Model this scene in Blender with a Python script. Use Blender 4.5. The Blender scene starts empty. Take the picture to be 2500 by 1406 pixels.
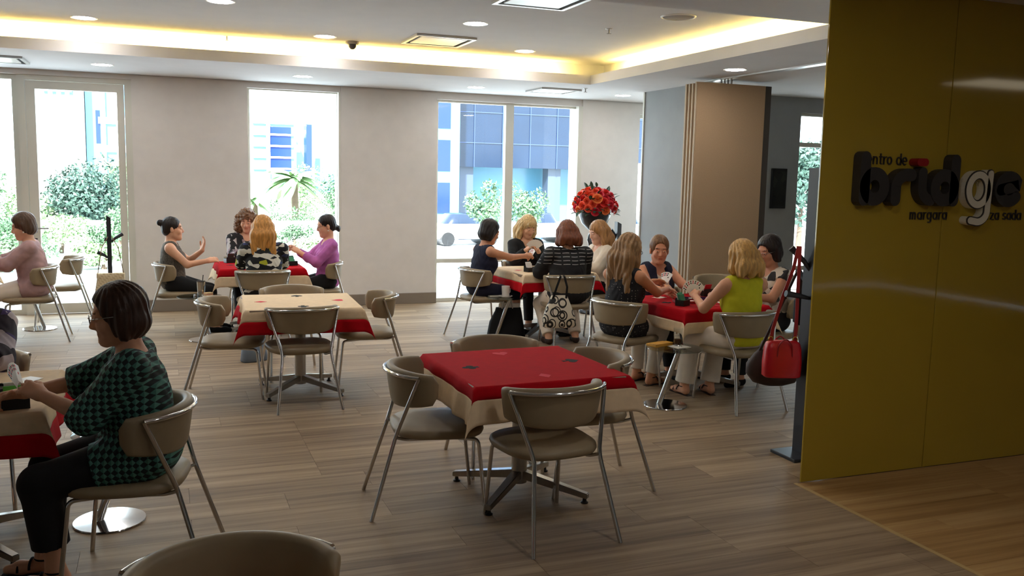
import bpy, bmesh, math, random
import numpy as np
from mathutils import Vector, Matrix

random.seed(7)
PI = math.pi
SC = bpy.context.scene
COL = SC.collection

# ------------------------------------------------------------------ camera
def cam_setup():
    yaw, p, r = math.radians(21.27), math.radians(7.11), math.radians(1.2426)
    fw = Vector((math.sin(yaw) * math.cos(p), math.cos(yaw) * math.cos(p), -math.sin(p)))
    rt = Vector((math.cos(yaw), -math.sin(yaw), 0))
    up = rt.cross(fw)
    rt2 = rt * math.cos(r) + up * math.sin(r)
    up2 = -rt * math.sin(r) + up * math.cos(r)
    cd = bpy.data.cameras.new('camera')
    cd.sensor_width = 36.0
    cd.lens = 2198.4 / 2500 * 36.0
    cd.clip_start = 0.05
    cd.clip_end = 600
    co = bpy.data.objects.new('camera', cd)
    COL.objects.link(co)
    m = Matrix((rt2, up2, -fw)).transposed().to_4x4()
    m.translation = Vector((0, 0, 1.8))
    co.matrix_world = m
    SC.camera = co
cam_setup()

# ------------------------------------------------------------------ world, sun, exposure
SC.view_settings.view_transform = 'Standard'
SC.view_settings.look = 'None'
SC.view_settings.gamma = 1.0
SC.view_settings.use_curve_mapping = False
SC.view_settings.exposure = 0.70
W = bpy.data.worlds.new('sky')
SC.world = W
W.use_nodes = True
bg = W.node_tree.nodes['Background']
bg.inputs[0].default_value = (0.74, 0.89, 1.0, 1)
bg.inputs[1].default_value = 5.2
sd = bpy.data.lights.new('sun', 'SUN')
sd.energy = 18.0
sd.angle = 0.03
sd.color = (1.0, 0.975, 0.94)
so = bpy.data.objects.new('sun', sd)
COL.objects.link(so)
so.rotation_euler = (math.radians(48), 0, math.radians(-24))
SC.cycles.transparent_max_bounces = 24
DOWNLIGHT = 52.0
COVE = 9.5

# ------------------------------------------------------------------ node helpers
class V:
    """A socket with arithmetic."""
    def __init__(s, nt, sock): s.nt, s.s = nt, sock
    def _m(s, op, *o):
        n = s.nt.nodes.new('ShaderNodeMath'); n.operation = op
        for i, q in enumerate((s,) + o):
            if isinstance(q, V): s.nt.links.new(q.s, n.inputs[i])
            else: n.inputs[i].default_value = q
        return V(s.nt, n.outputs[0])
    def __add__(s, o): return s._m('ADD', o)
    def __sub__(s, o): return s._m('SUBTRACT', o)
    def __mul__(s, o): return s._m('MULTIPLY', o)
    def __lt__(s, o): return s._m('LESS_THAN', o)
    def __gt__(s, o): return s._m('GREATER_THAN', o)
    def floor(s): return s._m('FLOOR')
    def fract(s): return s._m('FRACT')
    def abs(s): return s._m('ABSOLUTE')
    def sin(s): return s._m('SINE')
    def mod(s, o): return s._m('FLOORED_MODULO', o)
    def max(s, o): return s._m('MAXIMUM', o)
    def sqrt(s): return s._m('SQRT')

def lin(c):
    if isinstance(c, (int, float)): c = (c, c, c)
    f = lambda v: (v / 12.92 if v <= 0.04045 else ((v + 0.055) / 1.055) ** 2.4)
    return tuple(f(v / 255.0) for v in c) + (1.0,)

MATS = {}
def new_mat(name):
    m = bpy.data.materials.new(name); m.use_nodes = True
    return m, m.node_tree, m.node_tree.nodes['Principled BSDF']

def mat(name, c, rough=0.6, metal=0.0, var=0.0, scale=30.0, bump=0.0, stretch=None, emit=None, spec=0.5, coat=0.0, sheen=0.0):
    """Plain colour with a little procedural noise."""
    if name in MATS: return MATS[name]
    m, nt, b = new_mat(name)
    base = lin(c)
    b.inputs['Roughness'].default_value = rough
    b.inputs['Metallic'].default_value = metal
    b.inputs['Specular IOR Level'].default_value = spec
    if coat: b.inputs['Coat Weight'].default_value = coat
    if sheen: b.inputs['Sheen Weight'].default_value = sheen
    b.inputs['Base Color'].default_value = base
    if emit:
        b.inputs['Emission Color'].default_value = base
        b.inputs['Emission Strength'].default_value = emit
    if var or bump:
        tc = nt.nodes.new('ShaderNodeTexCoord')
        mp = nt.nodes.new('ShaderNodeMapping')
        if stretch: mp.inputs['Scale'].default_value = stretch
        nz = nt.nodes.new('ShaderNodeTexNoise')
        nz.inputs['Scale'].default_value = scale
        nz.inputs['Detail'].default_value = 4
        nt.links.new(tc.outputs['Object'], mp.inputs[0]); nt.links.new(mp.outputs[0], nz.inputs['Vector'])
        if var:
            cr = nt.nodes.new('ShaderNodeValToRGB')
            cr.color_ramp.elements[0].position = 0.3; cr.color_ramp.elements[1].position = 0.7
            cr.color_ramp.elements[0].color = tuple(x * (1 - var) for x in base[:3]) + (1,)
            cr.color_ramp.elements[1].color = tuple(min(1, x * (1 + var)) for x in base[:3]) + (1,)
            nt.links.new(nz.outputs[0], cr.inputs[0]); nt.links.new(cr.outputs[0], b.inputs['Base Color'])
        if bump:
            bp = nt.nodes.new('ShaderNodeBump'); bp.inputs['Strength'].default_value = bump
            bp.inputs['Distance'].default_value = 0.01
            nt.links.new(nz.outputs[0], bp.inputs['Height']); nt.links.new(bp.outputs[0], b.inputs['Normal'])
    MATS[name] = m
    return m

def pat_mat(name, cols, fn, rough=0.8):
    """fn(u, v, z, sep) -> factor V ; two or three colours by constant ramp."""
    if name in MATS: return MATS[name]
    m, nt, b = new_mat(name)
    tc = nt.nodes.new('ShaderNodeTexCoord'); sp = nt.nodes.new('ShaderNodeSeparateXYZ')
    nt.links.new(tc.outputs['Object'], sp.inputs[0])
    x, y, z = (V(nt, sp.outputs[i]) for i in range(3))
    f = fn(nt, x, y, z, tc)
    cr = nt.nodes.new('ShaderNodeValToRGB'); cr.color_ramp.interpolation = 'CONSTANT'
    n = len(cols)
    while len(cr.color_ramp.elements) < n: cr.color_ramp.elements.new(0.5)
    for i, c in enumerate(cols):
        e = cr.color_ramp.elements[i]
        pos, cc = c if isinstance(c[1], tuple) else (i / n, c)
        e.position = pos; e.color = lin(cc)
    nt.links.new(f.s, cr.inputs[0]); nt.links.new(cr.outputs[0], b.inputs['Base Color'])
    b.inputs['Roughness'].default_value = rough
    MATS[name] = m
    return m

def voro(nt, tc, scale, out='Color', stretch=(1, 1, 1), feature='F1', rand=1.0):
    mp = nt.nodes.new('ShaderNodeMapping'); mp.inputs['Scale'].default_value = stretch
    v = nt.nodes.new('ShaderNodeTexVoronoi'); v.feature = feature
    v.inputs['Scale'].default_value = scale; v.inputs['Randomness'].default_value = rand
    nt.links.new(tc.outputs['Object'], mp.inputs[0]); nt.links.new(mp.outputs[0], v.inputs['Vector'])
    if out == 'Color':
        s = nt.nodes.new('ShaderNodeSeparateColor'); nt.links.new(v.outputs['Color'], s.inputs[0])
        return V(nt, s.outputs[0])
    return V(nt, v.outputs[out])

# ------------------------------------------------------------------ mesh helpers
def link(o, parent=None):
    COL.objects.link(o)
    if parent is not None: o.parent = parent
    return o

def mesh_obj(name, verts, faces, m, parent=None, smooth=False, mi=None):
    me = bpy.data.meshes.new(name)
    me.from_pydata(verts if isinstance(verts, list) else verts.tolist(), [], faces if isinstance(faces, list) else faces.tolist())
    ms = m if isinstance(m, (list, tuple)) else [m]
    for q in ms: me.materials.append(q)
    if mi is not None: me.polygons.foreach_set('material_index', np.asarray(mi, dtype=np.int32))
    if smooth: me.polygons.foreach_set('use_smooth', [True] * len(me.polygons))
    me.update()
    return link(bpy.data.objects.new(name, me), parent)

def bm_obj(name, bm, m, parent=None, smooth=False, angle=None):
    me = bpy.data.meshes.new(name)
    bm.normal_update(); bm.to_mesh(me); bm.free()
    ms = m if isinstance(m, (list, tuple)) else [m]
    for q in ms: me.materials.append(q)
    if smooth or angle:
        me.polygons.foreach_set('use_smooth', [True] * len(me.polygons))
        if angle: me.set_sharp_from_angle(angle=math.radians(angle))
    return link(bpy.data.objects.new(name, me), parent)

def box(bm, x0, x1, y0, y1, z0, z1, bev=0.0):
    r = bmesh.ops.create_cube(bm, size=1.0)
    vs = r['verts']
    for v in vs:
        v.co = Vector(((x0 + x1) / 2 + v.co.x * (x1 - x0), (y0 + y1) / 2 + v.co.y * (y1 - y0), (z0 + z1) / 2 + v.co.z * (z1 - z0)))
    if bev:
        es = list({e for v in vs for e in v.link_edges})
        bmesh.ops.bevel(bm, geom=es, offset=bev, segments=2, profile=0.5, affect='EDGES')
    return vs

def box_obj(name, d, m, parent=None, bev=0.0):
    bm = bmesh.new(); box(bm, *d, bev=bev)
    return bm_obj(name, bm, m, parent)

def smooth_path(pts, n=5, rad=0.3):
    """round the corners of a polyline"""
    pts = [Vector(p) for p in pts]
    out = [pts[0]]
    for i in range(1, len(pts) - 1):
        a, b, c = pts[i - 1], pts[i], pts[i + 1]
        l = min((a - b).length, (c - b).length) * rad
        p = b + (a - b).normalized() * l; q = b + (c - b).normalized() * l
        for k in range(n + 1):
            t = k / n
            out.append(p * (1 - t) ** 2 + b * 2 * t * (1 - t) + q * t * t)
    out.append(pts[-1])
    return out

def tube(bm, pts, r, seg=10, caps=True, r2=None):
    pts = [Vector(p) for p in pts]
    n = len(pts); rings = []
    t0 = (pts[1] - pts[0]).normalized()
    ref = Vector((0, 0, 1)) if abs(t0.z) < 0.9 else Vector((1, 0, 0))
    u = t0.cross(ref).normalized()
    for i, p in enumerate(pts):
        t = (pts[min(i + 1, n - 1)] - pts[max(i - 1, 0)]).normalized()
        u = (u - t * u.dot(t)).normalized(); w = t.cross(u)
        rr = r if r2 is None else r + (r2 - r) * i / (n - 1)
        rings.append([bm.verts.new(p + (u * math.cos(a) + w * math.sin(a)) * rr) for a in [2 * PI * k / seg for k in range(seg)]])
    for i in range(n - 1):
        for k in range(seg):
            bm.faces.new((rings[i][k], rings[i][(k + 1) % seg], rings[i + 1][(k + 1) % seg], rings[i + 1][k]))
    if caps:
        bm.faces.new(rings[0][::-1]); bm.faces.new(rings[-1])

def tube_obj(name, pts, r, m, parent=None, seg=10, r2=None):
    bm = bmesh.new(); tube(bm, pts, r, seg, True, r2)
    return bm_obj(name, bm, m, parent, angle=50)

def lathe(bm, prof, seg=24, c=(0, 0, 0), flute=None):
    rings = []
    for (r, z) in prof:
        if r < 1e-5: rings.append([bm.verts.new((c[0], c[1], c[2] + z))])
        else:
            ring = []
            for k in range(seg):
                a = 2 * PI * k / seg
                rr = r * (1 + (flute * math.cos(a * 8) if flute else 0))
                ring.append(bm.verts.new((c[0] + rr * math.cos(a), c[1] + rr * math.sin(a), c[2] + z)))
            rings.append(ring)
    for i in range(len(rings) - 1):
        A, B = rings[i], rings[i + 1]
        for k in range(seg):
            k2 = (k + 1) % seg
            if len(A) == 1 and len(B) == 1: continue
            if len(A) == 1: bm.faces.new((A[0], B[k2], B[k]))
            elif len(B) == 1: bm.faces.new((A[k], A[k2], B[0]))
            else: bm.faces.new((A[k], A[k2], B[k2], B[k]))

def lathe_obj(name, prof, m, parent=None, seg=24, c=(0, 0, 0), angle=40, flute=None):
    bm = bmesh.new(); lathe(bm, prof, seg, c, flute)
    bmesh.ops.recalc_face_normals(bm, faces=bm.faces)
    return bm_obj(name, bm, m, parent, angle=angle)

def empty(name, loc, rz=0.0):
    o = bpy.data.objects.new(name, None); o.location = loc; o.rotation_euler = (0, 0, rz)
    o.empty_display_size = 0.1
    return link(o)

def tag(o, label=None, cat=None, group=None, kind=None):
    if label: o['label'] = label
    if cat: o['category'] = cat
    if group: o['group'] = group
    if kind: o['kind'] = kind
    return o

def copy_tree(o, parent=None):
    c = o.copy(); COL.objects.link(c)
    if parent is not None:
        c.parent = parent
        c.matrix_parent_inverse = o.matrix_parent_inverse.copy()
    for ch in o.children: copy_tree(ch, c)
    return c

# ------------------------------------------------------------------ materials
M_wall = mat('wall_paint', (220, 215, 209), 0.85, var=0.03, scale=6)
M_wallgrey = mat('wall_grey_paint', (156, 159, 160), 0.85, var=0.03, scale=5)
M_ceil = mat('ceiling_paint', (214, 213, 213), 0.9, var=0.02, scale=4)
M_base = mat('baseboard_taupe', (132, 120, 106), 0.6)
M_frame = mat('window_frame_white', (214, 212, 200), 0.45)
M_chrome = mat('chrome', (205, 205, 205), 0.12, metal=1.0)
M_steel = mat('brushed_steel', (170, 168, 164), 0.28, metal=1.0, var=0.05, scale=60, stretch=(1, 1, 0.05))
M_vinyl = mat('taupe_vinyl', (150, 133, 105), 0.5, var=0.04, scale=14, bump=0.04)
M_red = mat('red_cloth', (184, 10, 26), 0.9, var=0.06, scale=25, spec=0.15)
M_cream = mat('cream_cloth', (232, 207, 172), 0.9, var=0.05, scale=25, spec=0.2)
M_black = mat('black_plastic', (18, 18, 20), 0.4)
M_blackfab = mat('black_fabric', (16, 16, 18), 0.9, var=0.15, scale=60)
M_navy = mat('navy_fabric', (22, 24, 48), 0.9, var=0.12, scale=60)
M_white = mat('white_ceramic', (236, 234, 228), 0.3)
M_card = mat('playing_card_white', (238, 234, 226), 0.5)
M_tanwood = mat('partition_fabric', (178, 150, 118), 0.9, var=0.05, scale=90)
M_alu = mat('aluminium_trim', (196, 196, 194), 0.35, metal=0.8)
M_pinkred = mat('light_red_felt', (214, 52, 70), 0.9)

def glass_mat(name, tint=(0.96, 0.985, 0.98), ior=1.45, rough=0.0):
    if name in MATS: return MATS[name]
    m, nt, b = new_mat(name)
    nt.nodes.remove(b)
    out = nt.nodes['Material Output']
    lw = nt.nodes.new('ShaderNodeLayerWeight'); lw.inputs[0].default_value = 0.5
    fz = V(nt, lw.outputs['Facing']); fz = fz * fz; fac = fz * fz * 0.75 + 0.045
    tr = nt.nodes.new('ShaderNodeBsdfTransparent'); tr.inputs[0].default_value = tint + (1,)
    gl = nt.nodes.new('ShaderNodeBsdfGlossy'); gl.inputs['Roughness'].default_value = rough
    mx = nt.nodes.new('ShaderNodeMixShader')
    nt.links.new(fac.s, mx.inputs[0]); nt.links.new(tr.outputs[0], mx.inputs[1]); nt.links.new(gl.outputs[0], mx.inputs[2])
    nt.links.new(mx.outputs[0], out.inputs['Surface'])
    MATS[name] = m
    return m
M_glass = glass_mat('window_glass')
M_tableglass = glass_mat('smoked_table_glass', (0.86, 0.91, 0.90))
M_drinkglass = glass_mat('drinking_glass', (0.9, 0.93, 0.93))

def carpet_mat(name, c0, c1, c2, wood=False):
    m, nt, b = new_mat(name)
    tc = nt.nodes.new('ShaderNodeTexCoord'); geo = nt.nodes.new('ShaderNodeNewGeometry')
    oi = nt.nodes.new('ShaderNodeObjectInfo')
    mp = nt.nodes.new('ShaderNodeMapping'); mp.inputs['Scale'].default_value = (0.55, 16, 1)
    add = nt.nodes.new('ShaderNodeVectorMath'); add.operation = 'ADD'
    sc = nt.nodes.new('ShaderNodeVectorMath'); sc.operation = 'SCALE'; sc.inputs['Scale'].default_value = 57.0
    cmb = nt.nodes.new('ShaderNodeCombineXYZ')
    nt.links.new(oi.outputs['Random'], cmb.inputs[0]); nt.links.new(oi.outputs['Random'], cmb.inputs[1])
    nt.links.new(cmb.outputs[0], sc.inputs[0])
    nt.links.new(geo.outputs['Position'], mp.inputs[0]); nt.links.new(mp.outputs[0], add.inputs[0]); nt.links.new(sc.outputs[0], add.inputs[1])
    n1 = nt.nodes.new('ShaderNodeTexNoise'); n1.inputs['Scale'].default_value = 1.0; n1.inputs['Detail'].default_value = 3
    nt.links.new(add.outputs[0], n1.inputs['Vector'])
    mp2 = nt.nodes.new('ShaderNodeMapping'); mp2.inputs['Scale'].default_value = (3, 120, 1)
    n2 = nt.nodes.new('ShaderNodeTexNoise'); n2.inputs['Scale'].default_value = 1.0; n2.inputs['Detail'].default_value = 2
    nt.links.new(geo.outputs['Position'], mp2.inputs[0]); nt.links.new(mp2.outputs[0], n2.inputs['Vector'])
    f = V(nt, n1.outputs[0]) * 0.95 + V(nt, n2.outputs[0]) * 0.35 + V(nt, oi.outputs['Random']) * 0.20 - 0.25
    cr = nt.nodes.new('ShaderNodeValToRGB')
    cr.color_ramp.elements[0].position = 0.25; cr.color_ramp.elements[0].color = lin(c0)
    e = cr.color_ramp.elements.new(0.5); e.color = lin(c1)
    cr.color_ramp.elements[-1].position = 0.75; cr.color_ramp.elements[-1].color = lin(c2)
    nt.links.new(f.s, cr.inputs[0]); nt.links.new(cr.outputs[0], b.inputs['Base Color'])
    b.inputs['Roughness'].default_value = 0.45 if wood else 0.62
    b.inputs['Specular IOR Level'].default_value = 0.4 if wood else 0.5
    MATS[name] = m
    return m
M_carpet = carpet_mat('striated_carpet', (112, 90, 68), (146, 123, 96), (174, 150, 120))
M_woodfl = carpet_mat('oak_plank', (150, 112, 66), (178, 140, 90), (196, 160, 108), True)
M_subfloor = mat('floor_joint', (84, 72, 60), 0.9)

# ================================================================== SETTING
YB = 12.1      # inner face of the window wall
ZS = 2.92      # lowered ceiling border
ZT = 3.20      # raised tray ceiling
def struct(o): o['kind'] = 'structure'; return o

# ---- floor with carpet planks
floor = struct(box_obj('floor', (-6.5, 12, -4.2, 12.4, -0.2, -0.006), M_subfloor))
_yaw, _p, _r = math.radians(21.27), math.radians(7.11), math.radians(1.2426)
CAMM = SC.camera.matrix_world.inverted()
def project(P):
    v = CAMM @ Vector(P)
    if v.z > -0.2: return None
    return (1250 + 2198.4 * v.x / -v.z, 703 - 2198.4 * v.y / -v.z)
def plank_mesh(name, L, Wd, m):
    bm = bmesh.new(); box(bm, 0.0008, L - 0.0008, 0.0008, Wd - 0.0008, -0.006, 0.0)
    me = bpy.data.meshes.new(name); bm.to_mesh(me); bm.free(); me.materials.append(m); return me
def lay_floor(name, areas, L, Wd, m, seed, limit=300):
    rnd = random.Random(seed); cells = []
    for (x0, x1, y0, y1) in areas:
        y = y0
        while y < y1 - 1e-6:
            x = x0 - rnd.choice((0, 0.25, 0.5, 0.75)) * L
            while x < x1 - 1e-6:
                a, b = max(x, x0), min(x + L, x1)
                if b - a > 0.02: cells.append((a, b, y, min(y + Wd, y1)))
                x += L
            y += Wd
    vis, rest = [], []
    for c in cells:
        q = [project((c[i], c[k], 0)) for i in (0, 1) for k in (2, 3)]
        ok = any(t and -20 < t[0] < 2520 and 0 < t[1] < 1426 for t in q)
        (vis if ok else rest).append(c)
    vis.sort(key=lambda c: (c[0] + c[1]) ** 2 / 4 + c[2] ** 2)
    rest += vis[limit:]; vis = vis[:limit]
    cache = {}
    for c in vis:
        k = (round(c[1] - c[0], 4), round(c[3] - c[2], 4))
        if k not in cache: cache[k] = plank_mesh(name, k[0], k[1], m)
        o = bpy.data.objects.new(name, cache[k]); o.location = (c[0], c[2], 0); link(o, floor)
    if rest:
        vs, fs = [], []
        for c in rest:
            i = len(vs); e = 0.0008
            for z in (-0.006, 0.0):
                vs += [(c[0] + e, c[2] + e, z), (c[1] - e, c[2] + e, z), (c[1] - e, c[3] - e, z), (c[0] + e, c[3] - e, z)]
            fs += [(i + 4, i + 5, i + 6, i + 7), (i, i + 1, i + 5, i + 4), (i + 1, i + 2, i + 6, i + 5), (i + 2, i + 3, i + 7, i + 6), (i + 3, i, i + 4, i + 7)]
        o = mesh_obj(name + '_field', vs, fs, m, floor); o['kind'] = 'stuff'
lay_floor('carpet_plank', [(-6.4, 3.5, -0.75, 4.25), (-6.4, 11.9, 4.25, 12.25)], 1.0, 0.25, M_carpet, 3)
lay_floor('oak_floor_plank', [(3.52, 8.6, -0.75, 4.25)], 1.4, 0.18, M_woodfl, 5)
struct(box_obj('trim_1', (3.496, 3.522, -0.75, 4.25, -0.006, 0.003), mat('floor_edge_trim', (190, 160, 110), 0.5)))

# ---- window wall
TW = 0.32
def wall_boxes(name, boxes, m):
    bm = bmesh.new()
    for b in boxes: box(bm, *b)
    return struct(bm_obj(name, bm, m))
wall_boxes('wall_back', [
    (-6.5, -3.4, YB, YB + TW, 0, ZS), (-0.32, 1.04, YB, YB + TW, 0, ZS), (2.23, 3.55, YB, YB + TW, 0, ZS),
    (5.76, 6.71, YB, YB + TW, 0, ZS), (7.3, 7.6, YB, YB + TW, 0, ZS),
    (-3.4, -0.32, YB + 0.02, YB + TW, 2.86, ZS), (1.04, 2.23, YB + 0.02, YB + TW, 2.84, ZS), (3.55, 5.76, YB + 0.02, YB + TW, 2.82, ZS),
    (6.71, 7.3, YB, YB + TW, 2.75, ZS),
    (-6.5, 7.6, YB - 0.02, YB + TW, ZS, 3.5)], M_wall)
for i, (a, b) in enumerate([(-0.32, 1.04), (2.23, 3.55), (5.76, 6.71)]):
    struct(box_obj('baseboard_back', (a - 0.004, b + 0.012, YB - 0.02, YB - 0.001, 0, 0.15), M_base, bev=0.004))
def window(n, x0, x1, z0, z1, bars=(), vbars=(), fw=0.06, y=YB + 0.10, label=None, handle=False):
    """frame + panes ; bars = heights of horizontal bars, vbars = list of (x, width)"""
    bm = bmesh.new(); d = 0.08
    box(bm, x0, x0 + fw, y, y + d, z0, z1); box(bm, x1 - fw, x1, y, y + d, z0, z1)
    box(bm, x0 + fw, x1 - fw, y, y + d, z1 - fw, z1); box(bm, x0 + fw, x1 - fw, y, y + d, z0, z0 + fw)
    for z in bars: box(bm, x0 + fw, x1 - fw, y + 0.002, y + d - 0.002, z - 0.03, z + 0.03)
    for (x, w) in vbars: box(bm, x - w / 2, x + w / 2, y - 0.004, y + d + 0.004, z0 + fw, z1 - fw)
    o = struct(bm_obj('window_%d' % n, bm, M_frame))
    xs = [x0 + fw] + [q for (x, w) in vbars for q in (x - w / 2, x + w / 2)] + [x1 - fw]
    zs = [z0 + fw] + [q for z in bars for q in (z - 0.03, z + 0.03)] + [z1 - fw]
    for i in range(0, len(xs), 2):
        for k in range(0, len(zs), 2):
            mesh_obj('pane', [(xs[i], y + 0.04, zs[k]), (xs[i + 1], y + 0.04, zs[k]), (xs[i + 1], y + 0.04, zs[k + 1]), (xs[i], y + 0.04, zs[k + 1])], [(0, 1, 2, 3)], M_glass, o)
    return o
window(1, -3.4, -1.56, 0.0, 2.86, bars=(0.62,), vbars=((-2.5, 0.07),))
w = window(2, 1.04, 2.23, 0.0, 2.86, fw=0.035)
w = window(3, 3.55, 5.76, 0.0, 2.84, bars=(0.58,), vbars=((4.66, 0.12),), fw=0.05)
window(4, 6.71, 7.3, 0.0, 2.75, fw=0.05)
# white reveal lining the right side of the big window
struct(box_obj('trim_2', (5.69, 5.758, YB - 0.01, YB + 0.30, 0, 2.82), M_frame))
struct(box_obj('trim_3', (2.20, 2.228, YB - 0.005, YB + 0.30, 0, 2.84), M_frame))
# glazed door
def door():
    y = YB + 0.05; bm = bmesh.new()
    box(bm, -1.56, -1.48, y, y + 0.12, 0, 2.86); box(bm, -0.40, -0.32, y, y + 0.12, 0, 2.86); box(bm, -1.48, -0.40, y, y + 0.12, 2.80, 2.86)
    o = struct(bm_obj('door_1', bm, M_frame))
    bm = bmesh.new(); y2 = y + 0.015
    box(bm, -1.475, -1.375, y2, y2 + 0.06, 0.01, 2.795); box(bm, -0.485, -0.405, y2, y2 + 0.06, 0.01, 2.795)
    box(bm, -1.375, -0.485, y2, y2 + 0.06, 2.70, 2.795); box(bm, -1.375, -0.485, y2, y2 + 0.06, 0.01, 0.13)
    leaf = bm_obj('door_leaf', bm, M_frame, o)
    mesh_obj('pane', [(-1.375, y2 + .03, .13), (-.485, y2 + .03, .13), (-.485, y2 + .03, 2.7), (-1.375, y2 + .03, 2.7)], [(0, 1, 2, 3)], M_glass, leaf)
    bm = bmesh.new()
    tube(bm, [(-1.425, y2, 1.05), (-1.425, y2 - .05, 1.05)], 0.012); tube(bm, smooth_path([(-1.425, y2 - .05, 1.05), (-1.40, y2 - .055, 1.05), (-1.28, y2 - .05, 1.05)]), 0.010)
    box(bm, -1.445, -1.405, y2 - .008, y2, 1.0, 1.10)
    bm_obj('handle', bm, M_steel, leaf, angle=40)
    box_obj('lock', (-1.44, -1.41, y2 - .01, y2, 0.86, 0.93), M_black, leaf)
door()

# ---- the rest of the shell
wall_boxes('wall_left', [(-6.8, -6.5, -4.2, 12.4, 0, 3.5)], M_wall)
wall_boxes('wall_rear', [(-6.5, 12, -4.5, -4.2, 0, 3.5)], M_wall)
wall_boxes('wall_right', [(12, 12.3, -4.2, 10.25, 0, 3.5)], M_wallgrey)
# grey pier behind the folding partition and alcove wall behind it
wall_boxes('wall_pier', [(5.93, 6.12, 9.25, 10.57, 0, ZS)], M_wallgrey)
struct(box_obj('trim_4', (5.915, 6.13, 10.57, 10.60, 0, ZS), M_frame))
wall_boxes('wall_alcove', [(7.3, 7.5, 10.25, 10.5, 0, ZS), (7.3, 7.5, 10.5, 12.1, 2.80, ZS)], M_wallgrey)
w6 = window(6, -1.6, 0.0, 0.0, 2.80, fw=0.05, y=0.0)
w6.location = (7.45, 10.5, 0); w6.rotation_euler = (0, 0, -PI / 2); w6.scale = (1, 1, 1)
w6.location = (7.36, 10.5, 0); w6.rotation_euler = (0, 0, -PI / 2)
wall_boxes('wall_side', [(7.3, 8.02, 10.05, 10.25, 0, ZS), (8.02, 9.3, 10.05, 10.25, 2.72, ZS), (9.3, 12, 10.05, 10.25, 0, ZS)], M_wallgrey)
window(5, 8.02, 9.3, 0.0, 2.72, bars=(2.30, 0.62), fw=0.04, y=10.10)
# ceilings
bm = bmesh.new()
box(bm, -6.5, 7.5, 10.45, YB, 3.0, 3.3); box(bm, 7.5, 12, 10.1, 10.25, 2.92, 3.3); box(bm, 5.25, 12, 5.35, 10.45, 3.0, 3.3); box(bm, -6.5, 12, -4.2, 5.0, 3.0, 3.3)
box(bm, -6.5, 7.5, 10.10, YB, ZS, 3.0); box(bm, 4.90, 12, 5.35, 10.10, ZS, 3.0); box(bm, -6.5, 12, -4.2, 5.35, ZS, 3.0)
box(bm, -6.5, 5.25, 5.0, 5.35, 3.0, 3.3); box(bm, 5.25, 12, 5.0, 5.35, 3.0, 3.3)
box(bm, -6.5, 4.92, 10.10, 10.12, 3.0, 3.03); box(bm, 4.90, 4.92, 5.35, 10.12, 3.0, 3.03)
struct(bm_obj('ceiling_border', bm, M_ceil))
struct(box_obj('ceiling', (-6.5, 5.26, 5.34, 10.46, ZT, 3.31), M_ceil))
wall_boxes('roof', [(-7, 12.5, -4.6, 10.3, 3.3, 3.8), (-7, 7.6, 10.3, 12.5, 3.3, 3.8)], M_ceil)
# cove light strips lying on the ledge behind the fascia
def cove(name, loc, rot, sx, label):
    o = box_obj(name, (-sx / 2, sx / 2, -0.008, 0.008, -0.006, 0.006), mat('led_profile', (230, 220, 190), 0.5))
    o.location = loc; o.rotation_euler = (0, 0, rot)
    tag(o, label, 'light strip')
    ld = bpy.data.lights.new(name + '_glow', 'AREA'); ld.shape = 'RECTANGLE'; ld.size = sx; ld.size_y = 0.03
    ld.energy = COVE * sx; ld.color = (1.0, 0.72, 0.22); ld.spread = math.radians(150)
    lo = bpy.data.objects.new(name + '_glow', ld); COL.objects.link(lo); lo.parent = o
    lo.location = (0, 0.02, 0.012); lo.rotation_euler = (math.radians(97), 0, 0)
cove('cove_light_strip', (-0.9, 10.14, 3.007), 0, 11.0, 'warm light strip hidden in the ceiling cove along the windows')
cove('cove_light_strip', (4.94, 7.9, 3.007), -PI / 2, 4.0, 'warm light strip hidden in the ceiling cove above the folding partition')

# ---- yellow glass wall
M_yel = mat('yellow_backpainted_glass', (178, 150, 50), 0.06, spec=0.5, var=0.02, scale=3)
yw = struct(box_obj('wall_yellow', (3.80, 9.0, 4.262, 4.36, 0, ZS), M_wall))
for (a, b) in ((3.55, 4.497), (4.503, 5.45), (5.456, 6.40), (6.406, 7.35)):
    box_obj('glass_panel', (a, b, 4.25, 4.262, 0.004, ZS), M_yel, yw, bev=0.0015)
# ---- folding partition
fp = empty('folding_partition', (5.98, 8.9, 0))
tag(fp, 'tan fabric folding room partition with its panels stacked at the grey pier', 'partition')
def pane_part(dx, y0, y1, w, zt, n):
    o = box_obj('panel', (-0.45 + dx, -0.45 + dx + w, y0, y1, 0.02, zt), M_tanwood, fp, bev=0.004)
    box_obj('edge_trim', (-0.462 + dx, -0.45 + dx, y0 + .012, y1 - .012, 0.02, zt), mat('partition_edge', (188, 170, 146), 0.6), o)
    box_obj('edge_seal', (-0.45 + dx + w, -0.45 + dx + w + 0.085, y0 + .01, y1 - .01, 0.02, zt), mat('dark_seal', (70, 64, 58), 0.6), o)
for i in range(4): pane_part(-0.004 * i, -0.20 + i * 0.060, -0.20 + i * 0.060 + 0.048, 0.9, 2.87 - 0.012 * (i > 0), i)
for i in range(4):
    tube_obj('hanger', [(-0.004 * i, -0.176 + i * .06, 2.85), (-0.004 * i, -0.176 + i * .06, 2.915)], 0.012, M_steel, fp)
o = box_obj('trim_5', (5.80, 5.90, 5.4, 9.2, 2.905, 2.925), M_alu); struct(o)
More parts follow.
